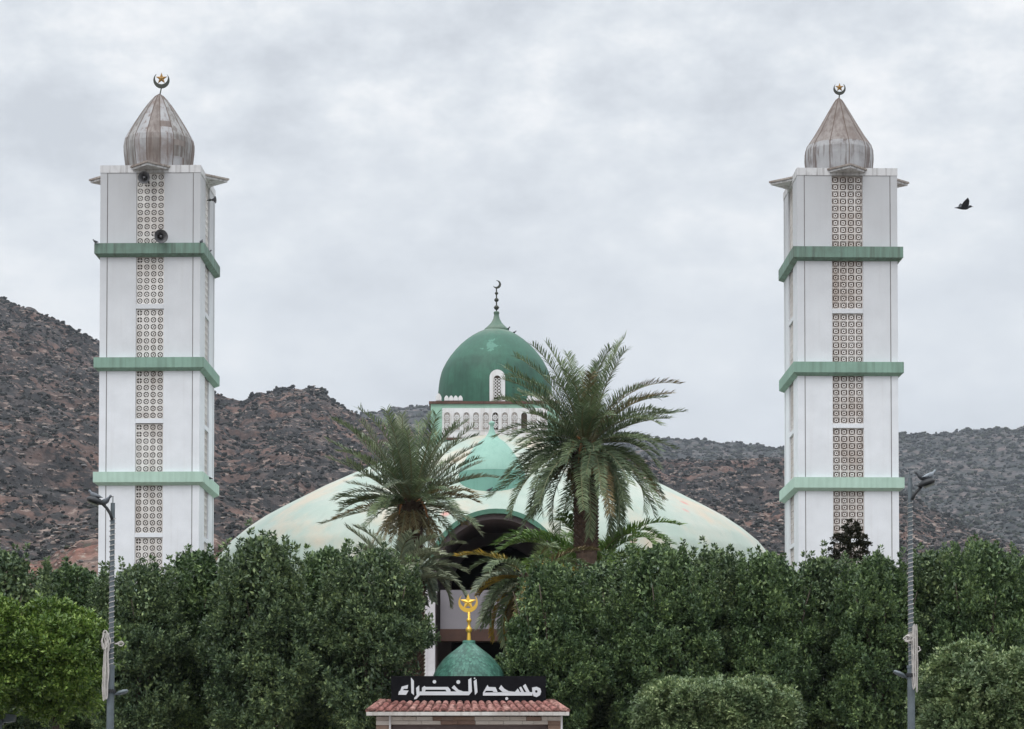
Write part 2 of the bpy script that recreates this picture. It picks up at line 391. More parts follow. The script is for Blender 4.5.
bank, BX, BY, BZ = terrain('terrain', bankP, 200, 330, 470, 120, M['bank'], 3.2, .06, 170, seed=33, step=2.0)

def ico():
    p = (1+5**.5)/2
    v = np.array([(-1,p,0),(1,p,0),(-1,-p,0),(1,-p,0),(0,-1,p),(0,1,p),(0,-1,-p),(0,1,-p),(p,0,-1),(p,0,1),(-p,0,-1),(-p,0,1)], float)/math.sqrt(1+p*p)
    f = np.array([(0,11,5),(0,5,1),(0,1,7),(0,7,10),(0,10,11),(1,5,9),(5,11,4),(11,10,2),(10,7,6),(7,1,8),(3,9,4),(3,4,2),(3,2,6),(3,6,8),(3,8,9),(4,9,5),(2,4,11),(6,2,10),(8,6,7),(9,8,1)])
    return v, f
IV, IF = ico()
def scatter(name, X, Y, Z, n, smin, smax, mats, seed, rowmin=0, rowmax=None, dens=None, flat=.8, ridge=0, cluster=3, px0=-160, px1=1230, label=None, cat=None):
    rg = np.random.default_rng(seed); nr, nc = Z.shape; rowmax = rowmax or nr-1
    r = rg.uniform(rowmin, rowmax-1.01, n*2); c = rg.uniform(0, nc-1.01, n*2)
    if ridge: r[:ridge] = rg.uniform(rowmax-9, rowmax-1.01, ridge)
    ri = r.astype(int); ci = c.astype(int); fr = r-ri; fc = c-ci
    def bl(A): return (A[ri,ci]*(1-fc)+A[ri,ci+1]*fc)*(1-fr)+(A[ri+1,ci]*(1-fc)+A[ri+1,ci+1]*fc)*fr
    x, y, z = bl(X), bl(Y), bl(Z)
    px = 512+F*x/y; ok = (px > px0) & (px < px1)
    if dens is not None: ok &= (fbm(x*dens, y*dens, 3, seed) + rg.uniform(-.15,.15,len(x))) > .5
    if ridge: ok[:ridge] = (px[:ridge] > px0) & (px[:ridge] < px1)
    x, y, z = x[ok][:n], y[ok][:n], z[ok][:n]; n = len(x)
    s = (smin + (smax-smin)*rg.random(n)**2.2)*(.35+.65*y/Y[rowmax, 0])
    V = []; Fc = []; MI = []
    base = 0
    for k in range(cluster):
        off = rg.normal(0, .55, (n, 3))*s[:, None]*(k > 0); off[:, 2] = np.abs(off[:, 2])*.6
        sk = s*rg.uniform(.55, 1, n)
        rot = rg.uniform(0, 2*pi, n)
        jit = 1+rg.uniform(-.3, .3, (n, 12))
        v = IV[None]*jit[..., None]*sk[:, None, None]*np.stack([rg.uniform(.7,1.6,n), rg.uniform(.7,1.3,n), rg.uniform(.6,1.2,n)],1)[:,None]
        vx = v[...,0]*np.cos(rot)[:,None]-v[...,1]*np.sin(rot)[:,None]; vy = v[...,0]*np.sin(rot)[:,None]+v[...,1]*np.cos(rot)[:,None]
        vv = np.stack([vx+x[:,None]+off[:,0:1], vy+y[:,None]+off[:,1:2], v[...,2]*flat+z[:,None]+off[:,2:3]+(sk*flat*.45)[:,None]], -1)
        V.append(vv.reshape(-1,3)); Fc.append((IF[None]+(np.arange(n)*12)[:,None,None]+base).reshape(-1,3)); base += n*12
        MI.append(np.repeat(rg.integers(0, len(mats), n), 20))
    o = npmesh(name, np.concatenate(V), np.concatenate(Fc), mats, mi=np.concatenate(MI))
    return tag(o, label, cat, kind='stuff')
shr = [plain('scrub_dark', (.012,.013,.011), .95, var=.3, scale=.4), plain('scrub_grey', (.024,.026,.021), .95, var=.3, scale=.4), plain('scrub_olive', (.032,.038,.022), .95, var=.3, scale=.4)]
rck = [plain('pale_rock', (.27,.22,.19), .95, var=.25, scale=.3), plain('grey_rock', (.14,.13,.125), .95, var=.25, scale=.3), plain('pink_rock', (.20,.14,.115), .95, var=.2, scale=.3)]
scatter('hillside_scrub', HX, HY, HZ, 41000, .4, 1.8, shr[:2]+shr[:1], 5, 20, 330, ridge=1500, cluster=2, label='dark low scrub dotted over the near rocky hillside', cat='scrub')
scatter('hillside_rocks', HX, HY, HZ, 29000, .3, 1.7, rck, 6, 20, 330, dens=.02, flat=.5, cluster=2, label='pale and grey boulders strewn on the near hillside', cat='rocks')
scatter('distant_scrub', FX, FY, FZ, 31000, 1.0, 3.8, shr, 7, 20, 210, ridge=1300, cluster=2, label='greyish scrub covering the distant long ridge', cat='scrub')
scatter('bank_rocks', BX, BY, BZ, 9000, .10, .5, rck, 8, 10, 170, flat=.5, cluster=1, dens=.15, label='pale stones on the reddish earth bank beside the left minaret', cat='rocks')
scatter('bank_scrub', BX, BY, BZ, 420, .3, .9, [shr[2]], 9, 40, 170, dens=.06, cluster=4, label='olive bushes at the foot of the hills', cat='scrub')
# taller scrub patches low on the near hill (left)
def slope_point(px, py):
    # nearest near-hill vertex that projects on a picture point
    e_ = HORY-F*(HZ-CAMZ)/HY; x_ = 512+F*HX/HY
    k = np.argmin(((x_-px)**2+(e_-py)**2)[:330]); r, c = divmod(int(k), HX.shape[1])
    return Vector((HX[r,c], HY[r,c], HZ[r,c]))

# ground: one sheet, rising behind the boundary wall to the level of the mosque court
gy = [-400,-60,0,40,56,64.6,70,74,100,140,200,330,480,2000,6000,14000]; gz = [0,0,0,0,0,0,1.6,2.4,2.6,3,6,8,12,12,12,12]
gx = [-9000,-3000,-800,-200,-60,-20,0,20,60,200,800,3000,9000]
mb = MB(); V = [(x,y,z-.02) for y, z in zip(gy, gz) for x in gx]; nx = len(gx)
mb.add(V, [(j*nx+i, j*nx+i+1, (j+1)*nx+i+1, (j+1)*nx+i) for j in range(len(gy)-1) for i in range(nx-1)])
tag(mb.build('ground', M['ground']), kind='structure')
mb = MB(); mb.box(-80,80,-12,43,-.3,.004); tag(mb.build('road', M['road']), kind='structure')
mb = MB(); mb.box(-80,80,43.15,56.5,-.3,.13); tag(mb.build('pavement', M['paving']), kind='structure')
mb = MB(); mb.box(-80,80,43,43.15,-.3,.14); tag(mb.build('kerb', M['kerb']), kind='structure')

# ------------------------------------------------------------------ boundary wall behind the street trees
mb = MB(); mb.box(-30,-2.9,63.2,63.5,0,3.3); mb.box(-30,-2.85,63.14,63.56,3.3,3.4)
mb.box(1.2,30,63.2,63.5,0,3.3); mb.box(1.15,30,63.14,63.56,3.3,3.4)
for x in list(range(-29,-2,3))+list(range(2,30,3)): mb.box(x,x+.4,63.08,63.2,0,3.29)
tag(mb.build('boundary_wall', weathered('court_wall', (.70,.70,.69), (.4,.38,.35), amount=.4, seed=21)), 'white boundary wall mostly hidden behind the row of trees', 'wall')

# ------------------------------------------------------------------ minarets
def claustra(nx_, nz_, w, h, style, depth=.05):
    """pierced block panel centred on x, bottom at z=0, front at y=0"""
    mb = MB(); cw = w/nx_; ch = h/nz_; rg = random.Random(nz_*7+style)
    for i in range(nx_):
        for j in range(nz_):
            cx = -w/2+cw*(i+.5); cz = ch*(j+.5)
            n = 12
            sq = []
            for k in range(n):
                a = 2*pi*k/n + pi/12; ca, sa = cos(a), sin(a); q = 1/max(abs(ca), abs(sa)); sq.append((cx+ca*q*cw*.5, cz+sa*q*ch*.5))
            if style == 0: hole = circ(.405*min(cw, ch), n, (cx, cz), pi/12)
            else:
                hole = []
                for k in range(n):
                    a = 2*pi*k/n + pi/12; ca, sa = cos(a), sin(a); q = 1/max(abs(ca), abs(sa)); hole.append((cx+ca*q*cw*.41, cz+sa*q*ch*.41))
            mb.ring(sq, hole, 0, depth)
            if rg.random() < .05 and style == 0:      # a few broken or replaced blocks carry a plain cross
                mb.box(cx-cw*.06, cx+cw*.06, .004, depth, cz-ch*.42, cz+ch*.42); mb.box(cx-cw*.42, cx-cw*.06, .004, depth, cz-ch*.06, cz+ch*.06); mb.box(cx+cw*.06, cx+cw*.42, .004, depth, cz-ch*.06, cz+ch*.06)
                continue
            mb.ring(circ(.255*cw, 12, (cx, cz)), circ(.105*cw, 12, (cx, cz)), .006, depth)
            for k in range(4):
                a = pi/2*k + (pi/4 if style else 0); ca, sa = cos(a), sin(a)
                r0, r1 = .25*cw, (.5*cw if style else .385*cw); hw = .028*cw
                mb.add([(cx+ca*r0-sa*hw, .012, cz+sa*r0+ca*hw), (cx+ca*r0+sa*hw, .012, cz+sa*r0-ca*hw), (cx+ca*r1+sa*hw, .012, cz+sa*r1-ca*hw), (cx+ca*r1-sa*hw, .012, cz+sa*r1+ca*hw)], [(0,1,2,3)])
    return mb

def minaret(label, xc_front, Yf, w, rz, y_top, bands, bars, style, cup, cuplab, base_z=2.4):
    s = F/Yf; hw = w/2
    root = thing('minaret', label, 'minaret', (0,0,0))
    zT = ZP(y_top, Yf)-base_z
    # local frame: origin at tower axis, front face at y=-hw
    axis = Vector((xc_front, Yf, 0)) + Matrix.Rotation(rz, 3, 'Z') @ Vector((0, hw, 0))
    root.location = (axis.x, axis.y, base_z); root.rotation_euler = (0,0,rz)
    L = lambda py: ZP(py, Yf)-base_z
    cwid = (1.09 if style else .975)/2; cd = .13; g = .02; gp = .235
    side = [(-hw, -hw), (-hw+gp, -hw), (-hw+gp, -hw+g), (-hw+gp+.03, -hw+g), (-hw+gp+.03, -hw+.008), (-cwid, -hw+.008), (-cwid, -hw+cd), (cwid, -hw+cd), (cwid, -hw+.008),
            (hw-gp-.03, -hw+.008), (hw-gp-.03, -hw+g), (hw-gp, -hw+g), (hw-gp, -hw)]
    plan = []
    for k in range(4):
        a = pi/2*k; plan += [(x*cos(a)-y*sin(a), x*sin(a)+y*cos(a)) for x, y in side]
    zc = L(y_top+7.5)
    mb = MB(); mb.prism(plan, 0, zc, ax='z'); 
    for q in range(4):
        for sx in (-1, 1):
            xj = sx*(hw-gp-.015); st0 = len(mb.v); mb.box(xj-.0135, xj+.0135, -hw+.004, -hw+g-.002, .01, zc-.01, 1); mb.xform(Matrix.Rotation(pi/2*q, 4, 'Z'), st0)
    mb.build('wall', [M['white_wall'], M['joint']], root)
    # parapet, slightly proud, closing the channels
    mb = MB(); o = hw+.012; i_ = hw-.2
    mb.prism([(-o,-o),(o,-o),(o,o),(-o,o)], zc+.002, zT-.12, ax='z')
    for (a0,a1,b0,b1) in ((-o,o,-o,-i_),(-o,o,i_,o),(-o,-i_,-i_+.001,i_-.001),(i_,o,-i_+.001,i_-.001)): mb.box(a0,a1,b0,b1,zT-.12,zT)
    mb.build('parapet', M['parapet'], root)
    for k, (ya, yb) in enumerate(bands):
        z1, z0 = L(ya), L(yb); o = hw+.17; i_ = hw+.003
        mb = MB()
        pr = [(i_, z0-.10), (o, z0+.0), (o, z1), (i_, z1)]
        for q in range(4):
            a = pi/2*q
            vs = []
            for (r, z) in pr:
                for sx in (-1, 1):
                    x, y = sx*r, -r; vs.append((x*cos(a)-y*sin(a), x*sin(a)+y*cos(a), z))
            mb.add(vs, [(0,1,3,2),(2,3,5,4),(4,5,7,6)])
        mb.build('band', M[['band1','band2','band3','band3'][k]], root)
    # sections of claustra between bands and crossbars
    for k in range(4):
        a = pi/2*k
        for (ya, yb, nrow) in bars['sections']:
            z1, z0 = L(ya), L(yb)
            mb = claustra(4, nrow, cwid*2-.008, z1-z0, style)
            mb.xform(Matrix.Rotation(a, 4, 'Z') @ Matrix.Translation((0, -hw+.06, z0)))
            mb.build('lattice_panel', M['block_old' if style else 'block'], root)
        mb = MB()
        for (ya, yb) in bars['bars']:
            mb.box(-cwid+.003, cwid-.003, -hw+.012, -hw+cd-.003, L(yb), L(ya))
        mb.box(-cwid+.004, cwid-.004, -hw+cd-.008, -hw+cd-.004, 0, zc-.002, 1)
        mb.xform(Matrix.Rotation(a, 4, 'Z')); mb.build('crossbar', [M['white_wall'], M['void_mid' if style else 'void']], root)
        # triangular canopy slab
        mb = MB(); zz = zT-.16
        mb.prism([(-.64, -hw-.014), (0, -hw-.70), (.64, -hw-.014)], zz, zz+.07, ax='z', mi=1)
        mb.prism([(-.70, -hw-.0145), (0, -hw-.76), (.70, -hw-.0145)], zz+.072, zz+.135, ax='z')
        mb.xform(Matrix.Rotation(a, 4, 'Z')); mb.build('canopy', [M['hoodcan'], M['parapet']], root)
    # cupola
    sc_ = F/(Yf+hw); prof = [(r/sc_, ZP(y, Yf+hw)-base_z) for r, y in cup['prof']]
    n = cup['n']; mats = [M[x] for x in cup['mats']]
    mb = MB(); rg = random.Random(cup['seed'])
    nrow = len(prof); pick = [rg.randrange(len(mats)) for _ in range(n)]
    for i in range(n):
        a0, a1 = 2*pi*(i+.5)/n, 2*pi*(i+1.5)/n
        for q in range(nrow-1):
            (r0, z0), (r1, z1) = prof[q], prof[q+1]
            am = (a0+a1)/2; bu = 1.025
            pts = [(r0*cos(a0), r0*sin(a0), z0), (r0*bu*cos(am), r0*bu*sin(am), z0), (r0*cos(a1), r0*sin(a1), z0), (r1*cos(a1), r1*sin(a1), z1), (r1*bu*cos(am), r1*bu*sin(am), z1), (r1*cos(a0), r1*sin(a0), z1)]
            mi = pick[i]
            if cup.get('split') is not None: mi = 0 if q < cup['split'] else 1
            if cup.get('split') is None and rg.random() < .12: mi = rg.randrange(len(mats))
            mb.add(pts, [(0,1,4,5),(1,2,3,4)], mi)
    mb.build('cupola', mats, root)
    mb = MB()
    for i in range(n):
        a = 2*pi*(i+.5)/n
        mb.tube([(r*1.0*cos(a), r*sin(a), z) for r, z in prof], .013, 4)
    mb.build('seam', M['seam'], root)
    # finial
    zt = prof[-1][1]; fc = ZP(cup['cy'], Yf+hw)-base_z; r0 = cup['cr']/sc_
    fx = 0
    mb = MB(); mb.tube([(-cup['dx'],0,zt-.1),(0,0,fc-r0*.9)], .022, 8); f_ = mb.build('finial', M['dkmetal'], root); f_.location = (cup['dx'], 0, 0)
    mb = MB(); crescent(mb, (0,0,fc), r0, r0*.80, r0*.29, pi/2, .05); mb.build('crescent', M['dkmetal'], f_)
    mb = MB(); star(mb, (0,0,fc+r0*.22), r0*.74, .05); mb.build('star', M['brass'], f_)
    return root

hwid = 3.5
Lx = P(149.3, 400, 83).x; Rx = P(848.2, 400, 83).x
cupL = dict(prof=[(31,181),(32.4,172),(33.8,163),(35,152.5),(35.1,147),(34,141.5),(30.3,134.5),(26.3,127.6),(21.8,120.2),(17.2,113),(12.8,106.6),(8.6,101.3),(4.6,97),(1.4,94.8),(.3,94.2)], n=16, mats=['zinc','zinc2','zinc3'], seed=4, cy=80.3, cr=8.2, dx=.07)
cupR = dict(prof=[(32,184),(33.2,172),(34.3,160),(34.0,153),(32.2,147.5),(25,137),(17.5,124.5),(10.5,112.5),(5.8,104.5),(3,100.3),(.6,98.4)], n=11, mats=['zinc4','zinc3'], seed=9, split=4, cy=88.8, cr=6.2, dx=.03)
secL = [(173,244,10),(256.5,304,7),(309,358,7),(370,418.5,7),(423.5,472,7),(484.5,533,7),(537.5,586,7),(598,647,7)]
barL = [(304,308.5),(418.5,423),(533,537.2),(647,651.5)]
secR = [(176,247.5,10),(260,308.5,7),(313.5,362.5,7),(375,423.5,7),(428,478,7),(490,538.5,7),(543,593,7),(605,654,7)]
barR = [(308.8,313.2),(423.6,427.8),(538.6,542.8),(654,658)]
minaret('left white minaret with ribbed onion cupola and gold star finial', Lx, 83, hwid, R(-1.24), 165.2, [(244,254.3),(358,368.2),(472.3,482.6),(587,597)], dict(sections=secL, bars=barL), 0, cupL, '')
minaret('right white minaret with plain conical weathered cupola and small star finial', Rx, 83, hwid, R(1.27), 168.0, [(247.5,258.3),(362.6,373.2),(477.8,488.3),(593,603)], dict(sections=secR, bars=barR), 1, cupR, '')

# loudspeakers fixed to the left minaret
def loudspeaker(label, loc, rz, r=.21, tilt=0):
    t_ = thing('loudspeaker', label, 'loudspeaker', loc, rz, 'horn loudspeakers on the left minaret')
    mb = MB(); n = 20
    prof = [(.04,-.02),(.05,-.14),(.09,-.24),(.15,-.31),(r,-.36),(r+.012,-.365),(r+.012,-.35)]
    vs = MB(); vs.lathe(prof, n); vs.xform(Matrix.Rotation(pi/2, 4, 'X')); vs.v = [(x, -abs(y) if True else y, z) for x, y, z in vs.v]
    vs.build('horn', M['speaker'], t_, True)
    c = MB(); c.ball((0,-.30,0), (.05,.07,.05)); c.build('driver', M['speaker_in'], t_, True)
    g = MB(); g.tube([(0,.16,-.02),(0,-.03,0)], .03, 8); g.ball((0,-.03,0), (.075,.09,.075)); g.build('bracket', M['dkmetal'], t_)
    return t_
loudspeaker('round black loudspeaker under the top canopy of the left minaret', P(147.2,180,82.85), R(-10))
loudspeaker('round dark loudspeaker just above the top green band of the left minaret', P(159,238.5,82.85), R(20), .23)
loudspeaker('horn loudspeaker in profile on the right side of the left minaret', P(209.5,200,84.1), R(80), .2).scale = (.6,.6,.6)

# ------------------------------------------------------------------ prayer hall: shell roof, drum, dome, porch
hall = thing('mosque_hall', 'pale mint prayer hall with sweeping shell roof, green dome and arched porch', 'mosque')
CYD = 95.0; cx = P(495.2, 430, CYD).x; sD = F/CYD
zD = lambda y, Y=CYD: ZP(y, Y)
raw = [(292,768),(292,720),(291,660),(288,610),(283,580),(276,562),(264,547),(249,534.5),(233,523.5),(216,514),(196,503.5),(175,492.5),(150,481),(123,469),(93,456.5),(64,444),(30,438),(0,436)]
# densify
pts = []
for k in range(len(raw)-1):
    m_ = max(1, int(math.hypot(raw[k+1][0]-raw[k][0], raw[k+1][1]-raw[k][1])/4))
    for q in range(m_): u = q/m_; pts.append((raw[k][0]*(1-u)+raw[k+1][0]*u, raw[k][1]*(1-u)+raw[k+1][1]*u))
pts.append(raw[-1])
AX = P(496.3, 540, 83).x; AW = 2.42; AI = 2.08     # porch axis, outer and inner radius
zs = ZP(578, 82.4)                                  # springing
AH = ZP(508.5, 82.4)-zs
def keep(m):
    if m[1] > CYD: return True
    dx_ = abs(m[0]-AX); top = zs + (AH-.15)*math.sqrt(max(0, 1-(dx_/(AW-.15))**2)) if dx_ < AW-.15 else -9
    return m[2] > top
mb = MB(); mb.lathe([(r/sD, zD(y)) for r, y in pts], 400, (cx, CYD), keep=keep); o = mb.build('shell_roof', M['shell'], hall, True)
# drum
yf = 92.45; hb = 64.3/ (F/yf); z0, z1 = ZP(439.2, yf), ZP(404, yf)
mb = MB(); mb.box(cx-hb, cx+hb, yf, 2*CYD-yf, z0-.9, z1); mb.build('drum', M['mint'], hall)
mb = MB(); mb.box(cx-hb-.07, cx+hb+.07, yf-.07, 2*CYD-yf+.07, z1+.002, z1+.10)
mb.box(cx-hb+.4, cx+hb+.05, yf-.12, yf-.003, z0-.03, z0+.03); mb.build('rim', M['rim'], hall)
s2_ = F/yf
pz0, pz1 = ZP(437.6, yf), ZP(408.3, yf); pxl = cx-hb+11.5/s2_; pxr = cx+hb-11.5/s2_
mb = MB(); mb.box(pxl, pxr, yf-.05, yf-.004, pz0, pz1); mb.build('wall_panel', M['panel'], hall)
def arch_poly(w, h, n=8):
    return [(-w/2,0),(w/2,0)] + [(w/2*cos(pi*k/n), h-w/2+w/2*sin(pi*k/n)) for k in range(n+1)]
wz = ZP(430.3, yf); wh = 18.2/s2_; ww = 7.0/s2_
first = 447.2
for k in range(11):
    wx = XP(first+9.62*k, yf, 420)
    mb = MB(); mb.prism([(wx+a, wz+b_) for a, b_ in arch_poly(ww, wh)], yf-.054, yf-.0505, mi=1)
    out = arch_poly(ww+.05, wh+.03); inn = [(a*.86, b_*.97+.01) for a, b_ in arch_poly(ww, wh)]
    mb.ring([(wx+a, wz-.01+b_) for a, b_ in out], [(wx+a, wz+b_) for a, b_ in inn], yf-.085, yf-.0545)
    if k not in (8,):
        for cz_ in (.27, .70):
            c0 = (wx, wz+wh*cz_)
            mb.ring(circ(ww*.36, 12, c0), circ(ww*.25, 12, c0), yf-.075, yf-.0545); mb.ring(circ(ww*.14, 8, c0), circ(ww*.05, 8, c0), yf-.075, yf-.0545)
            for q in range(8):
                a = pi/4*q; mb.tube([(wx+cos(a)*ww*.14, yf-.066, c0[1]+sin(a)*ww*.14), (wx+cos(a)*ww*.47, yf-.066, c0[1]+sin(a)*ww*.55)], .008, 3)
        mb.box(wx-ww*.43, wx+ww*.43, yf-.07, yf-.0545, wz+wh*.475, wz+wh*.505)
    mb.build('lattice_window', [M['panel'], M['void'] if k in (5,8) else M['void_pale']], hall)
# merlons along the edge of the drum
for sx in (-1, 1):
    for k, (dxp, hh) in enumerate(((56.5,7.5),(48.5,5.2),(43.8,5.2),(39.2,5.2),(34.5,5.2))):
        x_ = cx+sx*dxp/s2_; w_ = .085 if k else .11; h_ = hh/s2_; zb = z1+.132
        mb = MB(); mb.prism([(x_-w_,zb),(x_+w_,zb),(x_+w_,zb+h_*.5),(x_+w_*.55,zb+h_*.85),(x_,zb+h_),(x_-w_*.55,zb+h_*.85),(x_-w_,zb+h_*.5)], yf-.02, yf+.12)
        mb.build('merlon', M['panel'], hall)
# dome
dpr = [(57.6,416),(57.8,404),(57.3,392),(56.2,382),(54.2,373.5),(52.6,369.5),(49.2,363),(45.2,357),(40.2,350.8),(35,345.3),(29,340.2),(23,336),(17,332.6),(12,330.5),(6,329),(0,328)]
mb = MB(); mb.lathe([(r/sD, zD(y)) for r, y in dpr], 72, (cx, CYD)); dome = mb.build('dome', M['dome'], hall, True)
# paler irregular patch, lighter upper part and pale crown of the dome: node mask in object space
t = M['dome'].node_tree; b = t.nodes['Principled BSDF']; old = b.inputs['Base Color'].links[0].from_socket
cc = t.nodes.new('ShaderNodeTexCoord'); spz = t.nodes.new('ShaderNodeSeparateXYZ'); t.links.new(cc.outputs['Object'], spz.inputs[0])
mr = t.nodes.new('ShaderNodeMapRange'); t.links.new(spz.outputs[2], mr.inputs[0]); mr.inputs[1].default_value = zD(341); mr.inputs[2].default_value = zD(331); mr.inputs[3].default_value = 0; mr.inputs[4].default_value = .75
nn = ramp(t, noise(t, 2.5, 7, .7), [(.35, (.2,)*3), (.6, (1,)*3)])
mm = t.nodes.new('ShaderNodeMath'); mm.operation = 'MULTIPLY'; t.links.new(mr.outputs[0], mm.inputs[0]); t.links.new(nn, mm.inputs[1])
c = mixc(t, mm.outputs[0], old, (.25,.27,.22))
mr2 = t.nodes.new('ShaderNodeMapRange'); t.links.new(spz.outputs[2], mr2.inputs[0]); mr2.inputs[1].default_value = zD(366); mr2.inputs[2].default_value = zD(362); mr2.inputs[3].default_value = 0; mr2.inputs[4].default_value = .35
c = mixc(t, mr2.outputs[0], c, (.05,.16,.11))
vd = t.nodes.new('ShaderNodeVectorMath'); vd.operation = 'DISTANCE'; t.links.new(cc.outputs['Object'], vd.inputs[0]); vd.inputs[1].default_value = (P(489.5,342,93.2).x, 93.3, P(489.5,342,93.2).z)
wn = t.nodes.new('ShaderNodeMath'); wn.operation = 'MULTIPLY_ADD'; t.links.new(noise(t, 3.2, 6, .65), wn.inputs[0]); wn.inputs[1].default_value = 1.5; t.links.new(vd.outputs['Value'], wn.inputs[2])
pk = ramp(t, wn.outputs[0], [(.98, (.85,)*3), (1.0, (0,)*3)])
c = mixc(t, pk, c, (.10,.25,.19)); t.links.new(c, b.inputs['Base Color'])
# dome window (dormer)
dz0, dz1 = ZP(402, 92.62), ZP(369.3, 92.62); dw = 15.6/(F/92.62); dxx = XP(497.3, 92.62, 385)
mb = MB(); mb.prism([(dxx+a, dz0+b_) for a, b_ in arch_poly(dw, dz1-dz0, 12)], 92.66, 93.9); fw = mb.build('dome_window', M['panel'], hall)
iw, ih = dw*.5, (dz1-dz0)*.76
mb = MB(); mb.prism([(dxx+a, dz0+.09+b_) for a, b_ in arch_poly(iw, ih, 12)], 92.652, 92.657, mi=1)
for i in range(2):
    for j in range(7):
        c0 = (dxx+(i-.5)*iw*.46, dz0+.25+j*ih*.128)
        if c0[1] < dz0+.09+ih-.08: mb.ring(circ(iw*.215, 10, c0), circ(iw*.13, 10, c0), 92.635, 92.651)
mb.ring([(dxx+a*1.1, dz0+.08+b_*1.02) for a, b_ in arch_poly(iw, ih, 12)], [(dxx+a*.94, dz0+.1+b_*.97) for a, b_ in arch_poly(iw, ih, 12)], 92.63, 92.651)
mb.build('lattice', [M['panel'], M['void']], fw)
# finial
zf = lambda y: zD(y)
mb = MB(); mb.lathe([(0,zf(334)),(12.6/sD,zf(331)),(12.4/sD,zf(329.5)),(9/sD,zf(326.5)),(5.6/sD,zf(323)),(3.4/sD,zf(319)),(2.5/sD,zf(315.5)),(2.6/sD,zf(313.5)),(3.1/sD,zf(313)),(2.4/sD,zf(311.6)),(0,zf(311.3))], 24, (cx+.05, CYD)); mb.build('dome_cap', M['dome'], hall, True)
mb = MB(); fx = cx+.05; mb.tube([(fx,CYD,zf(312)),(fx,CYD,zf(288.5))], .026, 8)
for y_, r_ in ((307.6,2.9),(300,2.5),(293.3,1.9)): mb.lathe([(0,zf(y_)-r_/sD*.8),(r_*.6/sD,zf(y_)-r_/sD*.65),(r_/sD,zf(y_)),(r_*.6/sD,zf(y_)+r_/sD*.65),(0,zf(y_)+r_/sD*.8)], 14, (fx,CYD))
fo = mb.build('finial', M['dkmetal'], hall)
mb = MB(); crescent(mb, (fx+.02,CYD,zf(284.5)), 4.1/sD, 3.3/sD, 1.5/sD, R(150), .06); mb.build('crescent', M['dkmetal'], fo)
# turquoise hood dome on the shell above the porch
hy = 87.2; sh_ = F/hy; hx = XP(491.8, hy, 470); zh = lambda y: ZP(y, hy)
mb = MB(); mb.lathe([(33.2/sh_,zh(520)),(33.2/sh_,zh(473.5))], 40, (hx,hy), mi=1)
mb.lathe([(33.2/sh_,zh(473.4)),(32/sh_,zh(469)),(27/sh_,zh(460)),(20/sh_,zh(450)),(13.5/sh_,zh(442.5)),(7.6/sh_,zh(438.5)),(6.8/sh_,zh(437.6)),(3.6/sh_,zh(433)),(2.0/sh_,zh(428)),(1.7/sh_,zh(425.5)),(3.2/sh_,zh(424)),(2.9/sh_,zh(422.3)),(1,-.0+zh(422.2)) if False else (1.2/sh_,zh(421.3)),(0,zh(420.8))], 40, (hx,hy))
mb.build('hood', [M['turq'], M['turq_dk']], hall, True)
# porch arch: barrel vault through the shell
def arc(rx, rz_, n=32): return [(AX+rx*cos(pi*k/n), zs+rz_*sin(pi*k/n)) for k in range(n+1)]
def archframe(mb, rxo, rzo, rxi, rzi, y0, y1, zb, mi=0):
    o_ = [(AX+rxo, zb)]+arc(rxo, rzo)+[(AX-rxo, zb)]; i_ = [(AX+rxi, zb)]+arc(rxi, rzi)+[(AX-rxi, zb)]
    n = len(o_); vs = []
    for y in (y0, y1): vs += [(a, y, b_) for a, b_ in o_]+[(a, y, b_) for a, b_ in i_]
    fs = []
    for k in range(n-1):
        fs += [(k+1,k,n+k,n+k+1), (2*n+k,2*n+k+1,3*n+k+1,3*n+k), (k,k+1,2*n+k+1,2*n+k), (n+k+1,n+k,3*n+k,3*n+k+1)]
    mb.add(vs, fs, mi)
zb = 2.3
mb = MB(); archframe(mb, AW, AH, AW-.16, AH-.16, 82.4, 83.0, zs-.6); mb.build('arch_trim', M['frame_green'], hall)
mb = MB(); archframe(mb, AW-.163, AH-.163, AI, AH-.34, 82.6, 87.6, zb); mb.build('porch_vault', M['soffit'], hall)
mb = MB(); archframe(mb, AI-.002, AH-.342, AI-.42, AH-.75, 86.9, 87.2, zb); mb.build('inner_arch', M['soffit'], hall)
wc = weathered('white_column', (.72,.71,.74), (.35,.3,.33), amount=.5, seed=31)
for sx in (-1, 1):
    mb = MB(); x_ = AX+sx*(AW-.15); mb.box(x_-.17, x_+.17, 82.15, 82.58, zb, zs-.5505); mb.box(x_-.23, x_+.23, 82.1, 82.59, zs-.55, zs-.4); mb.build('porch_column', wc, hall)

mb = MB(); mb.box(AX-AI+.15, AX+AI-.15, 82.75, 82.95, ZP(629, 82.75), ZP(590, 82.75)); mb.build('gallery_parapet', M['lilac'], hall)
mb = MB(); mb.box(AX-AI+.14, AX+AI-.14, 82.7, 83.4, ZP(641, 82.75), ZP(629, 82.75)-.003); mb.build('beam', M['brown'], hall)
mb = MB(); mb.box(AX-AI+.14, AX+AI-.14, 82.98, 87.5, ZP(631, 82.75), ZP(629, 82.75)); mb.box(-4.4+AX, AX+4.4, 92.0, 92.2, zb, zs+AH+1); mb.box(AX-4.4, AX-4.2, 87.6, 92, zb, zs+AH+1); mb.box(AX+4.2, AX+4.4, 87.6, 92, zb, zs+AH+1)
mb.box(AX-4.4, AX+4.4, 87.6, 92, zs+AH-.9, zs+AH-.7); mb.build('interior', M['inner'], hall)

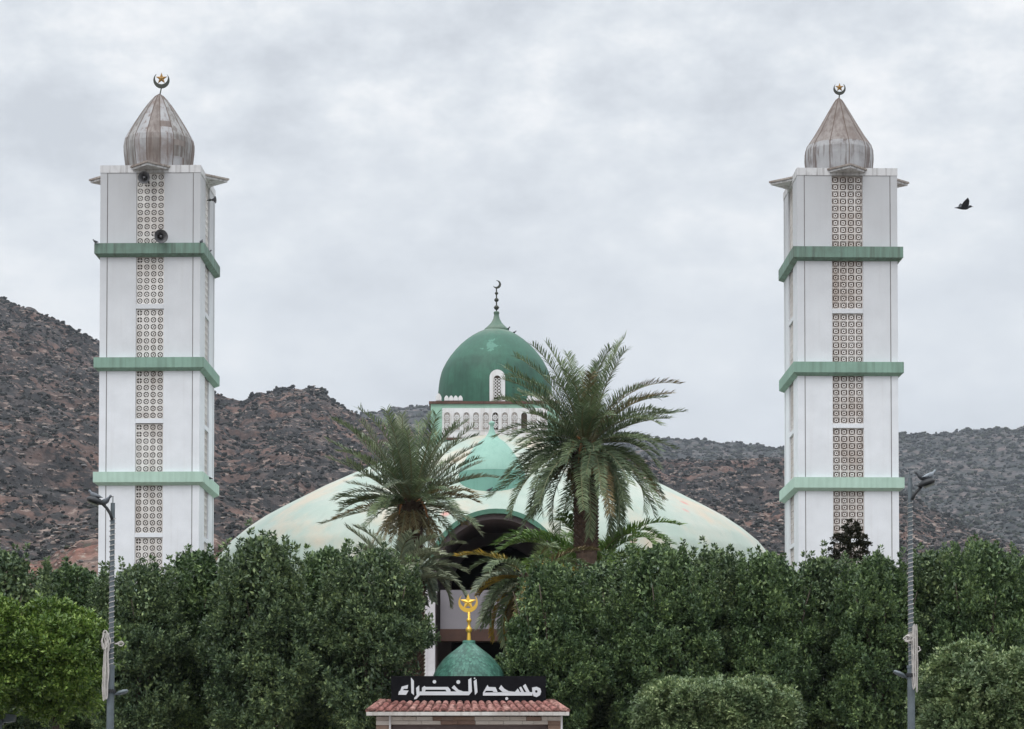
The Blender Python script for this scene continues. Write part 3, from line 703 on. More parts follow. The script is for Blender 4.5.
# ------------------------------------------------------------------ palms
M['palm'] = leafmat('palm_leaf', (.070,.108,.058), (.195,.255,.145), rough=.5, nscale=.8, trans=.2)
M['palm_grey'] = leafmat('palm_leaf_grey', (.13,.16,.12), (.30,.34,.25), rough=.5, nscale=.8, trans=.2)
M['palm_bright'] = leafmat('palm_leaf_bright', (.09,.19,.04), (.22,.35,.10), rough=.45, trans=.25)
M['palm_dry'] = leafmat('palm_leaf_dry', (.13,.10,.05), (.25,.20,.11), rough=.8, trans=.1)
M['palm_yellow'] = leafmat('palm_leaf_yellow', (.20,.18,.05), (.42,.30,.06), rough=.6, trans=.2)
M['rachis'] = plain('palm_rachis', (.20,.19,.10), .6)
M['palm_trunk'] = plain('palm_trunk', (.10,.065,.048), .95, var=.4, scale=6)
M['stalk'] = plain('orange_stalk', (.38,.17,.07), .7)
def fronds(specs, leaflet=.40, width=.028, nl=60, seed=0, vee=.5):
    """specs: (azimuth, elevation, length, droop, material index). returns V,F,MI (quads)"""
    rg = np.random.default_rng(seed); Vs = []; Fs = []; MI = []; base = 0
    for (az, e0_, L_, dr, mi, r0_) in specs:
        n = 26; s_ = np.linspace(0, 1, n); el_ = e0_-dr*s_**1.35
        side_ = rg.normal(0, .26)
        azs = az + side_*s_
        dirs = np.stack([np.cos(el_)*np.cos(azs), np.cos(el_)*np.sin(azs), np.sin(el_)], 1)
        p = np.cumsum(dirs*(L_/n), 0); p = p + np.array([cos(az)*r0_, sin(az)*r0_, 0])
        hz = np.stack([-np.sin(azs), np.cos(azs), np.zeros(n)], 1); up = np.cross(dirs, hz)*1.0; up = -np.cross(hz, dirs)
        up = np.cross(dirs, hz); up /= np.linalg.norm(up, axis=1)[:, None]
        # rachis as a 3-sided tapered tube
        w = .030*(1-s_*.85)+.003
        ring = np.stack([p+hz*w[:,None], p-hz*w[:,None], p+up*w[:,None]*.9], 1).reshape(-1,3)
        Vs.append(ring)
        for k in range(n-1):
            for q in range(3):
                q2 = (q+1)%3; Fs.append([[base+k*3+q, base+k*3+q2, base+(k+1)*3+q2, base+(k+1)*3+q]]); MI.append([4])
        base += n*3
        # leaflets
        u = np.repeat(np.linspace(.12, .995, nl), 2); sd_ = np.tile([1., -1.], nl); u = np.clip(u+rg.normal(0,.004,len(u)), 0, 1)
        idx = u*(n-1); i0 = np.clip(idx.astype(int), 0, n-2); fr = (idx-i0)[:, None]
        bp = p[i0]*(1-fr)+p[i0+1]*fr; D = dirs[i0]; H = hz[i0]; U = up[i0]
        ll = leaflet*np.clip(np.minimum((u-.05)*5, 1), .25, 1)*(1-.62*np.clip(u-.5, 0, 1)**1.1*1.2)*rg.uniform(.8, 1.12, len(u))
        fw_ = .55+.75*u + rg.normal(0, .12, len(u)); vv = vee + rg.normal(0, .22, len(u))
        d1 = D*fw_[:,None] + H*sd_[:,None] + U*vv[:,None]; d1 /= np.linalg.norm(d1, axis=1)[:,None]
        mid = bp + d1*ll[:,None]*.55
        d2 = d1.copy(); d2[:, 2] -= .35*rg.uniform(.4, 1.4, len(u)); d2 /= np.linalg.norm(d2, axis=1)[:,None]
        tip = mid + d2*ll[:,None]*.45
        wd = np.cross(d1, U+D*.4+rg.normal(0,.25,D.shape)); wd /= np.linalg.norm(wd, axis=1)[:,None]+1e-6; wd *= width*.5
        vv_ = np.stack([bp-wd*.7, bp+wd*.7, mid+wd, mid-wd, tip+wd*.15, tip-wd*.15], 1).reshape(-1,3)
        m_ = len(u); k6 = np.arange(m_)[:,None]*6+base
        Vs.append(vv_); Fs.append(np.concatenate([k6+np.array([0,1,2,3]), k6+np.array([3,2,4,5])]).tolist()); mi_ = np.full(m_, mi)
        MI.append(np.concatenate([mi_, mi_]).tolist()); base += m_*6
    V = np.concatenate(Vs); Fq = np.array([f for g_ in Fs for f in g_]); MI = np.array([x for g_ in MI for x in g_])
    return V, Fq, MI
PM = [M['palm'], M['palm_grey'], M['palm_bright'], M['palm_dry'], M['rachis'], M['palm_yellow']]
def palm(label, px, py_crown, Y, ground, nf, L_, leaflet, seed, mats=(0,), elr=(-.9,1.45), dr=(.5,1.2), trunk_r=.3, dead=0, nl=60, width=.028, azr=None, stalks=0, vee=.5, dryfrac=0):
    rg = random.Random(seed); c0 = P(px, py_crown, Y)
    t_ = thing('palm_tree', label, 'palm tree', (c0.x, Y, ground)); h = c0.z-ground
    sp_ = []
    for k in range(nf):
        u = (k+.5)/nf; e_ = elr[1]-(elr[1]-elr[0])*u**.9 + rg.uniform(-.08,.08)
        az = k*2.39996+rg.uniform(-.5,.5)
        if azr: az = azr[0]+(azr[1]-azr[0])*rg.random()
        m_ = rg.choice(mats)
        if rg.random() < dryfrac*u*2: m_ = 3
        sp_.append((az, e_, L_*rg.uniform(.78,1.04)*(.98 if e_ < -.1 else .80+.25*min(1, max(0, e_-.3)/.8)), rg.uniform(*dr), m_, trunk_r*.35))
    V, Fq, MI = fronds(sp_, leaflet, width, nl, seed, vee)
    o = npmesh('crown', V, Fq, PM, t_, MI); o.location = (0,0,h)
    if dead:
        sp_ = [(rg.uniform(0,2*pi), rg.uniform(-.9,-.4), L_*rg.uniform(.25,.5), rg.uniform(.4,.9), 3, trunk_r*.8) for _ in range(dead)]
        V, Fq, MI = fronds(sp_, leaflet*.6, width, 26, seed+1, .2); o = npmesh('dead_fronds', V, Fq, PM, t_, MI); o.location = (0,0,h-.15)
    # trunk with leaf-base bosses
    mb = MB(); mb.tube([(0,0,-.3)]+[(.03*sin(k), .02*cos(k*2), h*k/10) for k in range(1, 11)], [trunk_r*1.1]+[trunk_r*(.95-.012*k) for k in range(1,9)]+[trunk_r*1.1, trunk_r*1.05], 14)
    k = 0; z = max(0, h-3.2)
    while z < h+.05:
        for q in range(9):
            a = q*2*pi/9 + k*.35; rr = trunk_r*(.9 if z < h-.8 else 1.08)
            c_ = Vector((cos(a)*rr, sin(a)*rr, z)); T = Vector((-sin(a), cos(a), 0)); O = Vector((cos(a), sin(a), 0))
            w_ = trunk_r*.33; mb.add([c_-T*w_-O*.03, c_+T*w_-O*.03, c_+Vector((0,0,.16))+T*w_*.4+O*.07, c_+Vector((0,0,.16))-T*w_*.4+O*.07, c_+Vector((0,0,.19))-O*.05],
                   [(0,1,2,3),(3,2,4),(0,3,4),(1,4,2)])
        z += .105; k += 1
    mb.build('trunk', M['palm_trunk'], t_)
    if stalks:
        mb = MB()
        for k in range(stalks):
            a = -pi/2+rg.uniform(-1.2,1.2); l_ = rg.uniform(.5,1.0); z0_ = h+rg.uniform(-.1,.25)
            p_ = [(cos(a)*.25*(1+l_*2*u), sin(a)*.25*(1+l_*2*u), z0_+.35*u*1.2-1.15*l_*u*u) for u in [i/7 for i in range(8)]]
            mb.tube(p_, [.035]*6+[.025,.015], 5)
        mb.build('fruit_stalk', M['stalk'], t_)
    return t_
palm('tall dark green date palm with broad crown right of the green dome', 586, 446, 71, 1.7, 108, 3.3, .42, 11, (0,), (-.8,1.52), (.35,1.35), .36, 14, 76, .025, stalks=9, dryfrac=.10)
palm('medium date palm with shaggy brown crown base left of the arched porch', 411, 504, 70, 1.6, 76, 3.1, .38, 23, (0,0,1), (-.15,1.52), (.15,1.0), .32, 26, 72, .025, dryfrac=.12, stalks=2)
palm('small grey green palm low in front of the medium date palm', 398, 582, 67.5, 1.0, 16, 2.1, .42, 31, (1,), (.1,1.45), (.4,1.2), .2, 0, 70, .036)
palm('short palm with pale drooping fronds at the left edge of the porch arch', 417, 568, 69, 1.4, 24, 1.85, .28, 37, (1,), (-.5,.9), (.6,1.4), .2, 0, 60, .04)
palm('young bright green palm with arching fronds behind the tall palm trunk', 589, 585, 73, 2.2, 30, 3.5, .46, 41, (2,), (.7,1.42), (1.2,2.1), .25, 0, 84, .04)
palm('palm with yellow tipped drooping fronds between the porch and the right trees', 532, 578, 66, .9, 40, 2.35, .36, 47, (0,5,5,3,1), (-.9,.9), (.7,1.5), .3, 10, 76, .036)

# ------------------------------------------------------------------ street trees and shrubs
M['leaf'] = leafmat('ficus_leaf', (.050,.088,.050), (.115,.170,.088), (.25,.33,.15), rough=.45, nscale=1.0, trans=.16)
M['leaf_b'] = leafmat('ficus_leaf_olive', (.048,.090,.045), (.110,.175,.078), (.24,.34,.14), rough=.45, nscale=1.0, trans=.16)
M['leaf_bright'] = leafmat('bright_leaf', (.06,.12,.03), (.15,.24,.05), (.27,.37,.10), rough=.4, nscale=1.4)
M['leaf_grey'] = leafmat('shrub_leaf', (.09,.145,.07), (.19,.26,.13), (.34,.41,.22), rough=.45, nscale=1.4)
M['leaf_conifer'] = leafmat('conifer_leaf', (.020,.024,.014), (.045,.045,.026), rough=.7)
M['bark'] = plain('bark', (.10,.08,.062), .95, var=.3, scale=8)
def unit(v): return v/(np.linalg.norm(v, axis=-1, keepdims=True)+1e-9)
def crown(seed, rx, ry, h, nl, nsh, nleaf, leaf=.085, lump=.42, box=3.0, spike=1.0, topspike=14, inner=12000, hb_=.80, sdrop=0.):
    """leaf cloud; z 0..h. lumps on the crown surface -> shoots on lumps -> leaves on shoots"""
    rg = np.random.default_rng(seed)
    u = rg.beta(1.15, 1.0, nl); a = rg.uniform(0, 2*pi, nl)
    prof = (1-np.abs(2*u-1)**box)**.5
    rr = rg.uniform(.55, 1.08, nl)*prof
    C = np.stack([np.cos(a)*rr*(rx-lump*.6), np.sin(a)*rr*(ry-lump*.6), u*(h*(hb_-sdrop)-lump*.8)+lump*.3], 1)
    lr = lump*rg.uniform(.6, 1.25, nl)*(1-(.35 if sdrop else 0)*u**3)
    # shoots
    sh_d = unit(rg.normal(0, 1, (nl, nsh, 3)) + unit(C-np.array([0,0,h*.45]))[:, None]*1.3)
    B = C[:, None] + sh_d*(lr*.55)[:, None, None]
    ax_ = unit(sh_d*.75 + np.array([0,0,.75])*spike)
    sl = lr[:, None]*rg.uniform(.5, 1.15, (nl, nsh))
    B = B.reshape(-1,3); ax_ = ax_.reshape(-1,3); sl = sl.reshape(-1)
    if topspike:      # upright leaders standing out of the top, each a tapering stack of short shoots
        a = rg.uniform(0, 2*pi, topspike); r_ = np.sqrt(rg.random(topspike))*.92
        tb0 = np.stack([np.cos(a)*r_*rx, np.sin(a)*r_*ry, h*(hb_-.08-.12*r_**2)-rg.uniform(0,.2,topspike)], 1)
        hgt = rg.uniform(.55, 1.0, topspike)*min(1.5, h*(1.12-hb_))
        lean = rg.normal(0,.10,(topspike,2))
        for k in range(9):
            f = k/8; m_ = max(1, int(5*(1-f)+1))
            for q in range(m_):
                an = rg.uniform(0,2*pi,topspike); rad = .15*(1-f)**.8
                tb = tb0 + np.stack([lean[:,0]*f+np.cos(an)*rad, lean[:,1]*f+np.sin(an)*rad, hgt*f-.1], 1)
                B = np.concatenate([B, tb]); ax_ = np.concatenate([ax_, unit(np.stack([np.cos(an)*(1-f)*.7, np.sin(an)*(1-f)*.7, np.ones(topspike)],1))]); sl = np.concatenate([sl, rg.uniform(.14,.26,topspike)])
    n = len(B)
    t_ = .35+.65*rg.random((n, nleaf))**.7
    rd = unit(np.cross(ax_[:, None], rg.normal(0,1,(n,nleaf,3))))
    rad = .035*rg.uniform(.3,1.1,(n,nleaf))
    p = B[:, None] + ax_[:, None]*(t_*sl[:, None])[..., None] + rd*rad[..., None]
    ld = unit(ax_[:, None]*(.15+.75*t_[...,None]**2) + rd*.9 + rg.normal(0,.22,(n,nleaf,3)))
    p = p.reshape(-1,3); ld = ld.reshape(-1,3)
    # sparse inner foliage
    a = rg.uniform(0,2*pi,inner); ui = rg.random(inner); ri = np.sqrt(rg.random(inner))*.8*(1-np.abs(2*ui-1)**box)**.5
    pi_ = np.stack([np.cos(a)*ri*rx, np.sin(a)*ri*ry, ui*h*.96], 1)
    p = np.concatenate([p, pi_]); ld = np.concatenate([ld, unit(rg.normal(0,1,(inner,3)))])
    m_ = len(p); ln = leaf*rg.uniform(.65,1.25,m_); ln[-inner:] *= 1.35
    wd = unit(np.cross(ld, np.array([0,0,1.])+rg.normal(0,.55,(m_,3))))
    nn_ = np.cross(wd, ld)
    a0 = p; a1 = p+ld*(ln*.45)[:,None]+wd*(ln*.27)[:,None]-nn_*(ln*.05)[:,None]; a2 = p+ld*ln[:,None]; a3 = p+ld*(ln*.45)[:,None]-wd*(ln*.27)[:,None]-nn_*(ln*.05)[:,None]
    V = np.stack([a0,a1,a2,a3],1).reshape(-1,3); Fq = np.arange(m_*4).reshape(-1,4)
    return V, Fq
CR = []
Hc = 4.6
for k in range(4):
    V, Fq = crown(100+k, 1.35, 1.6, Hc, 78, 34, 28, leaf=.10, lump=.47, topspike=23, hb_=.80, sdrop=.10, inner=12000)
    tp = np.quantile(V[:,2], .9999); V[:,2] *= Hc/tp; V[:,2] = np.where(V[:,2] < 0, V[:,2]*.5, V[:,2])
    me_o = npmesh('crown', V, Fq, M['leaf'] if k % 2 == 0 else M['leaf_b']); me = me_o.data; bpy.data.objects.remove(me_o); CR.append(me)
def trunk_mesh(seed, h, r, nb=5, spread=.8, up=2.0):
    rg = random.Random(seed); mb = MB()
    mb.tube([(0,0,-.2),(.03,.02,h*.3),(-.04,.05,h*.65),(.02,-.02,h)], [r*1.25,r,r*.9,r*.8], 9)
    for k in range(nb):
        a = 2*pi*k/nb+rg.uniform(-.4,.4); l_ = rg.uniform(.7,1)
        q = [(0,0,h-.12)]+[(cos(a)*spread*l_*u**.8, sin(a)*spread*l_*u**.8, h+up*l_*u) for u in (.25,.5,.75,1)]
        mb.tube(q, [r*.6,r*.5,r*.36,r*.25,r*.12], 7)
        for s_ in range(2):
            b0 = Vector(q[2+s_]); a2 = a+rg.uniform(-1.2,1.2); mb.tube([b0, b0+Vector((cos(a2)*.25,sin(a2)*.25,.35)), b0+Vector((cos(a2)*.45,sin(a2)*.45,.8))], [r*.28,r*.18,r*.07], 5)
    return mb
TM = []
for k in range(3):
    o = trunk_mesh(60+k, 2.3, .13).build('trunk', M['bark'], smooth=True); me = o.data; bpy.data.objects.remove(o); TM.append(me)
trees = [
 (2,538,60.0,50,740,'dark clipped street tree cut by the left edge of the picture'),
 (72,560,61.5,48,740,'dark street tree behind the bright tree, left of the left street lamp'),
 (138,557,60.6,46,740,'dark street tree below the lattice strip of the left minaret'),
 (195,546,60.0,48,740,'dark street tree covering the right foot of the left minaret'),
 (262,523,60.3,52,740,'dark street tree with tall spiky top over the left end of the shell roof'),
 (328,542,61.2,46,740,'dark street tree before the mint shell roof, left of the medium palm'),
 (374,541,60.0,47,740,'dark street tree just left of the gate and its signboard'),
 (552,557,60.0,43,740,'dark street tree just right of the gate signboard'),
 (603,551,61.2,48,740,'dark street tree in front of the tall palm trunk'),
 (661,539,60.4,46,740,'dark street tree over the clipped shrub, under the right end of the tall palm'),
 (716,541,60.0,48,740,'dark street tree before the right end of the shell roof'),
 (770,547,61.3,44,740,'dark street tree covering the left foot of the right minaret'),
 (824,545,60.0,46,740,'dark street tree in front of the right minaret below its lattice strip'),
 (878,549,60.8,44,740,'dark street tree just left of the right street lamp'),
 (934,542,60.0,46,740,'dark street tree just right of the right street lamp'),
 (984,535,60.7,44,740,'dark street tree behind the pale shrub at the right'),
 (1038,539,60.0,48,740,'dark street tree cut by the right edge of the picture')]
rt = random.Random(5)
for k, (px, top, Y, hwp, bot, lab) in enumerate(trees):
    Y = Y + (1.9 if k in (1,3,5,8,10,12,14,16) else -.4); hwp = hwp*(1.0 if k in (1,3,5,8,10,12,14,16) else .93)
    x = XP(px, Y, 620); zt, zb_ = ZP(top, Y), ZP(bot, Y)
    t_ = thing('street_tree', lab, 'tree', (x, Y, .12), rt.uniform(0, 6.28), 'row of clipped street trees')
    c_ = bpy.data.objects.new('crown', CR[k%4]); COL.objects.link(c_); c_.parent = t_
    hh = zt-zb_; c_.location = (0,0,zb_-.12); c_.rotation_euler = (0,0,rt.uniform(0,6.28))
    sc__ = hwp*1.12/(F/Y)/1.35; c_.scale = (sc__, sc__, hh/Hc)
    b_ = bpy.data.objects.new('trunk', TM[k%3]); COL.objects.link(b_); b_.parent = t_
    b_.scale = (1,1,max(.8,(zb_+.4)/2.3))
    t_['_top'] = 1; del t_['_top']
# bright tree front left
def tree(name, label, cat, px, Y, top, bot, hwp, mat, seed, nl=150, nsh=26, nleaf=26, leaf=.085, lump=.36, box=3, spike=.6, topspike=8, trunk=True, ryf=1.0, group=None, inner=12000, base=.12):
    x = XP(px, Y, 660); zt, zb_ = ZP(top, Y), ZP(bot, Y); r_ = hwp/(F/Y)
    t_ = thing(name, label, cat, (x, Y, base), 0, group)
    V, Fq = crown(seed, r_, r_*ryf, zt-zb_, nl, nsh, nleaf, leaf, lump, box, spike, topspike, inner, .9)
    o = npmesh('crown' if trunk else 'foliage', V, Fq, mat, t_); o.location = (0,0,zb_-base)
    if trunk: trunk_mesh(seed, max(.3, zb_-base+.3), .11, 5, r_*.5, (zt-zb_)*.5).build('trunk', M['bark'], t_, True)
    return t_
tree('broadleaf_tree', 'bright yellow green tree in front at the left, beside the left lamp post', 'tree', 58, 46, 611, 706, 52, M['leaf_bright'], 201, nl=110, ryf=1.1)
tree('broadleaf_tree', 'bright yellow green tree in front, cut by the left edge of the picture', 'tree', -12, 45.5, 609, 704, 50, M['leaf_bright'], 207, nl=110, ryf=1.1)
tree('broadleaf_tree', 'pale green bushy tree in front at the lower right, beside the right lamp post', 'tree', 968, 46.5, 650, 770, 50, M['leaf_grey'], 203, nl=110, ryf=1.0, spike=.8, topspike=12)
tree('broadleaf_tree', 'pale green bushy tree in front, cut by the right edge of the picture', 'tree', 1034, 46.5, 648, 770, 46, M['leaf_grey'], 209, nl=110, ryf=1.0, spike=.8, topspike=12)
tree('clipped_shrub', 'rounded clipped shrub in front of the trees, right of the gate', 'shrub', 718, 49, 676, 775, 79, M['leaf_grey'], 205, nl=330, lump=.22, box=14, spike=.5, topspike=5, trunk=False, ryf=.7, leaf=.075, nleaf=24, nsh=26, inner=14000, base=.1)
tree('clipped_shrub', 'small pale shrub at the very bottom, against the left edge of the right front tree', 'shrub', 803, 52, 722, 800, 10, M['leaf_grey'], 211, nl=20, lump=.2, trunk=False, topspike=0, inner=1000, base=.1) if False else None
# dark conifer top behind the trees in front of the right minaret
cf = P(850, 526, 64.5)
t_ = thing('conifer_tree', 'dark brownish conifer top rising before the lattice of the right minaret', 'tree', (cf.x, 64.5, .5))
rg = np.random.default_rng(77); Vs = []; Fs = []; bs = 0
for (px, py, r_) in ((850,527,.17),(846,534,.2),(855,528,.13),(838,541,.2),(843,548,.24),(852,541,.24),(861,538,.17),(865,542,.18),(858,550,.24),(833,550,.2),(846,558,.3),(862,560,.3),(835,566,.3),(852,575,.4),(840,590,.5),(860,590,.5)):
    c_ = P(px, py, 64.5)-cf; V, Fq = crown(int(px*7+py), r_*.75, r_*.75, r_*2.1, 7, 7, 14, .06, r_*.42, 3, 1.6, 0, 30, .95)
    V = V+np.array([c_.x, rg.uniform(-.2,.2), cf.z-.5+c_.z-r_*1.2]); Vs.append(V); Fs.append(Fq+bs); bs += len(V)
npmesh('crown', np.concatenate(Vs), np.concatenate(Fs), M['leaf_conifer'], t_)
mb = MB(); mb.tube([(0,0,-.3),(0,0,3),(0,0,cf.z-1.2),(0,0,cf.z-.7)], [.16,.12,.05,.02], 8); mb.build('trunk', M['bark'], t_)
# lone tree on the far ridge and a few shrubs/trees that stand out on the hills
e_ = (HORY-F*(FZ-CAMZ)/FY); 
def ridge_tree(label, px, Y, z, r_, seed, mat):
    x = (px-512)/F*Y; t_ = thing('ridge_tree', label, 'tree', (x, Y, z-1), 0)
    V, Fq = crown(seed, r_, r_, r_*1.1, 30, 8, 16, r_*.16, r_*.45, 2.2, .5, 0, 500); o = npmesh('crown', V, Fq, mat, t_); o.location = (0,0,1+r_*.35)
    mb = MB(); mb.tube([(0,0,0),(0,0,1+r_*.6)], [.3,.15], 6); mb.build('trunk', M['bark'], t_)
j = int(np.argmin(np.abs(512+F*FX[209]/FY[209]-884)))
ridge_tree('lone tree on the skyline of the distant ridge right of the right minaret', 884, 2990, FZ[207, j], 6.2, 301, M['leaf_conifer'])
for px, py, r_, lab in ((55,350,0,''),): pass

# ------------------------------------------------------------------ entrance gate
GY = 58.0; sG = F/GY
gx0, gx1 = XP(368,GY,712), XP(568,GY,712)
gate = thing('entrance_gate', 'stone entrance gate with red tile roof, black Arabic signboard and small green dome', 'gate', (0,0,0))
gz = lambda y, Y=GY: ZP(y, Y)
# tile roof: front slope with barrel tiles, hipped ends
zE, zR = gz(711.5), gz(701.8, GY+.45)
m, t, b = newmat('clay_tile'); M['tile'] = m
g = t.nodes.new('ShaderNodeNewGeometry')
c = ramp(t, g.outputs['Random Per Island'], [(0,(.32,.135,.115)),(.5,(.41,.185,.16)),(1,(.50,.28,.24))])
f = ramp(t, noise(t, 7, 8, .7), [(.42,(.35,.33,.32)),(.58,(1,1,1))]); c = mixc(t, 1.0, c, f, 'MULTIPLY')
t.links.new(c, b.inputs['Base Color']); b.inputs['Roughness'].default_value = .85
mb = MB(); nT = 25; tw = (gx1-gx0)/nT; xr0, xr1 = XP(381,GY+.45,700), XP(553,GY+.45,700)
for k in range(nT):
    u0 = k/nT; xa = gx0+(k+.5)*tw; xb = xr0+(xr1-xr0)*(k+.5)/nT
    for q in range(2):       # two courses
        f0, f1 = q*.5, q*.5+.56
        f1 = min(f1, 1.0)
        def pt(f): return Vector((xa+(xb-xa)*f, GY-.32+f*.77, zE+(zR-zE)*f + (.012 if q else 0)))
        A_, B_ = pt(f0), pt(f1); n = 6; vs = []
        for pp, rr in ((A_, tw*.40), (B_, tw*.32)):
            for i in range(n+1):
                a = pi*i/n; vs.append((pp.x+cos(a)*rr, pp.y, pp.z+sin(a)*rr*.8+.012))
        fs = [(i, i+1, n+2+i, n+1+i) for i in range(n)] + [tuple(range(n+1))[::-1]]
        mb.add(vs, fs)
    xn = gx0+k*tw; xm = xr0+(xr1-xr0)*k/nT
    mb.add([(xn, GY-.31, zE-.012),(xn+tw, GY-.31, zE-.012),(xm+(xr1-xr0)/nT, GY+.45, zR-.012),(xm, GY+.45, zR-.012)], [(0,1,2,3)])
# hip ends and back slope
for (xe, xr) in ((gx0, xr0), (gx1, xr1)):
    mb.add([(xe,GY-.31,zE-.012),(xr,GY+.45,zR),(xe,GY+2.1,zE-.012)], [(0,1,2)])
    mb.tube([(xe,GY-.33,zE+.01),(xr,GY+.45,zR+.03)], .05, 8)
mb.add([(gx0,GY+2.1,zE-.012),(gx1,GY+2.1,zE-.012),(xr1,GY+.45,zR),(xr0,GY+.45,zR)], [(0,1,2,3)])
mb.tube([(xr0,GY+.45,zR+.02),(xr1,GY+.45,zR+.02)], .045, 8)
mb.build('tile_roof', M['tile'], gate)
mb = MB(); mb.box(gx0-.02, gx1+.02, GY-.36, GY-.30, gz(716)-.0, gz(712)-.01); mb.box(gx0, gx1, GY-.30, GY+2.05, gz(714), gz(713)); mb.build('gutter', weathered('gutter_white', (.62,.6,.57), (.25,.2,.17), amount=.7, seed=41), gate)
# stone walls: courses of thin slabs in light and brown stone
m, t, b = newmat('slab_stone'); M['stone'] = m
g = t.nodes.new('ShaderNodeNewGeometry')
c = ramp(t, g.outputs['Random Per Island'], [(0,(.60,.52,.46)),(.55,(.74,.68,.63)),(.62,(.22,.13,.10)),(1,(.28,.18,.13))])
c = mixc(t, .15, c, ramp(t, noise(t, 6, 6), [(.3,(.2,.16,.13)),(.7,(.6,.52,.47))]))
t.links.new(c, b.inputs['Base Color']); b.inputs['Roughness'].default_value = .9
def stonewall(mb, x0, x1, z0, z1, y0, y1, seed, ch=.105):
    rg = random.Random(seed); z = z1
    while z > z0+.02:
        zb_ = max(z0, z-ch); x = x0
        while x < x1-.01:
            w_ = rg.uniform(.22,.5); xe = min(x1, x+w_)
            if x1-xe < .12: xe = x1
            mb.box(x+.004, xe-.004, y0-rg.uniform(0,.02), y1, zb_+.004, z-.004); x = xe
        z = zb_
wx0, wx1 = XP(376,GY,720), XP(561,GY,720); zW = gz(716.5)
ox0, ox1 = XP(391,GY,720), XP(548,GY,720); zO = gz(724.5)
mb = MB(); stonewall(mb, wx0, ox0, 0, zW, GY, GY+1.8, 1); stonewall(mb, ox1, wx1, 0, zW, GY, GY+1.8, 2); stonewall(mb, ox0, ox1, zO, zW, GY, GY+1.8, 3)
mb.build('stone_wall', M['stone'], gate)
mb = MB()
for k in range(30):
    z = zO-.1*k
    if z > .2: mb.box(ox0, ox1, GY+.35+.006*(k%2), GY+.38, z-.098, z)
mb.build('roller_shutter', plain('shutter', (.17,.13,.13), .6), gate)
for xx in (390.2, 561.5):
    mb = MB(); x = XP(xx,GY,722); mb.tube([(x,GY-.1,gz(716)),(x,GY-.1,.05)], .025, 8); mb.build('downpipe', M['panel'], gate)
# signboard
sY = GY+.30; bx0, bx1 = XP(391,sY,690), XP(546,sY,690); bz0, bz1 = ZP(701.5,sY), ZP(676,sY)
mb = MB(); mb.box(bx0, bx1, sY, sY+.12, bz0, bz1); sb = mb.build('signboard', plain('black_board', (.007,.007,.009), .9, var=.3), gate); sb.data.materials[0].node_tree.nodes['Principled BSDF'].inputs['Specular IOR Level'].default_value = .15
def L1(pts): return [(x/10.78+385, y/10.78+670) for x, y in pts]
def L2(pts): return [(x/12.8+475, y/12.8+670) for x, y in pts]
def dot(cx_, cy_, r_, n=12): return [(cx_+r_*cos(2*pi*k/n), cy_+r_*sin(2*pi*k/n)) for k in range(n)]
letters = [
 L1([(143,268),(228,268),(255,222),(192,218),(205,203),(243,203),(250,160),(180,180),(165,222),(150,232)]),
 L1([(280,80),(312,118),(312,272),(284,248)]),
 L1([(335,195),(368,165),(374,275),(340,312),(314,316),(316,300),(342,270)]),
 L1([(374,232),(905,232),(938,232),(905,272),(374,272)]),
 L1([(398,192),(425,172),(440,183),(680,183),(704,212),(438,212)]),
 L1([(398,192.2),(438,212.2),(432,231.8),(398,231.8)]), L1([(652,212.2),(704,212.2),(708,231.8),(664,231.8)]),
 L1([(718,192),(746,163),(790,212),(845,231.8),(770,231.8)]),
 L1(dot(533,127,19)), L1(dot(790,130,21)),
 L1([(898,105),(930,84),(938,231.8),(900,231.8)]),
 L1([(956,120),(986,98),(998,240),(970,270)]), L1(dot(966,90,9,6)),
 L2([(102,290),(102,328),(735,328),(735,284),(520,282)]),
 L2([(102,289.5),(160,190),(176,218),(262,220),(290,282),(238,282),(222,266),(140,266),(122,289.5)]),
 L2([(305,238),(335,192),(372,238),(430,270),(520,281.5),(352,281.5)]),
 L2([(510,281.5),(548,238),(575,281.5)]), L2([(565,225),(590,212),(628,281.5),(590,281.5)]), L2([(612,205),(645,178),(700,281.5),(655,281.5)]),
 L2(dot(406,366,20)),
]
mb = MB()
for pl in letters:
    q = [(XP(x, sY, y), ZP(y, sY)) for x, y in pl]; mb.prism(q, sY-.022, sY-.002)
o_ = L2([(730,225),(790,215),(835,235),(848,275),(835,320),(790,347),(750,335),(735.5,300)]); i_ = L2([(770,262),(786,258),(797,264),(801,275),(797,288),(786,293),(775,290),(769,278)])
mb.ring([(XP(x,sY,y), ZP(y,sY)) for x,y in o_], [(XP(x,sY,y), ZP(y,sY)) for x,y in i_], sY-.022, sY-.002)
mb.build('lettering', plain('sign_letters', (.62,.64,.67), .5, var=.05), sb)
# small tiled dome
dY = GY+1.25; sd_ = F/dY; dxc = XP(468.9, dY, 660)
m, t, b = newmat('green_scale_tile'); M['gtile'] = m
g = t.nodes.new('ShaderNodeNewGeometry')
c = ramp(t, noise(t, 3, 6), [(.3,(.05,.16,.12)),(.6,(.08,.215,.165)),(.8,(.12,.27,.215))])
c = mixc(t, 1.0, c, ramp(t, g.outputs['Random Per Island'], [(0,(.55,.6,.6)),(1,(1.5,1.4,1.4))]), 'MULTIPLY')
t.links.new(c, b.inputs['Base Color']); b.inputs['Roughness'].default_value = .4
prf = [(5.6,641),(5.8,643.5),(9,646),(13,649.2),(18.5,653.3),(23.5,657.8),(27,661.8),(30,666),(32.8,670.6),(35,675.6),(36.6,681),(37.2,688)][::-1]
mb = MB()
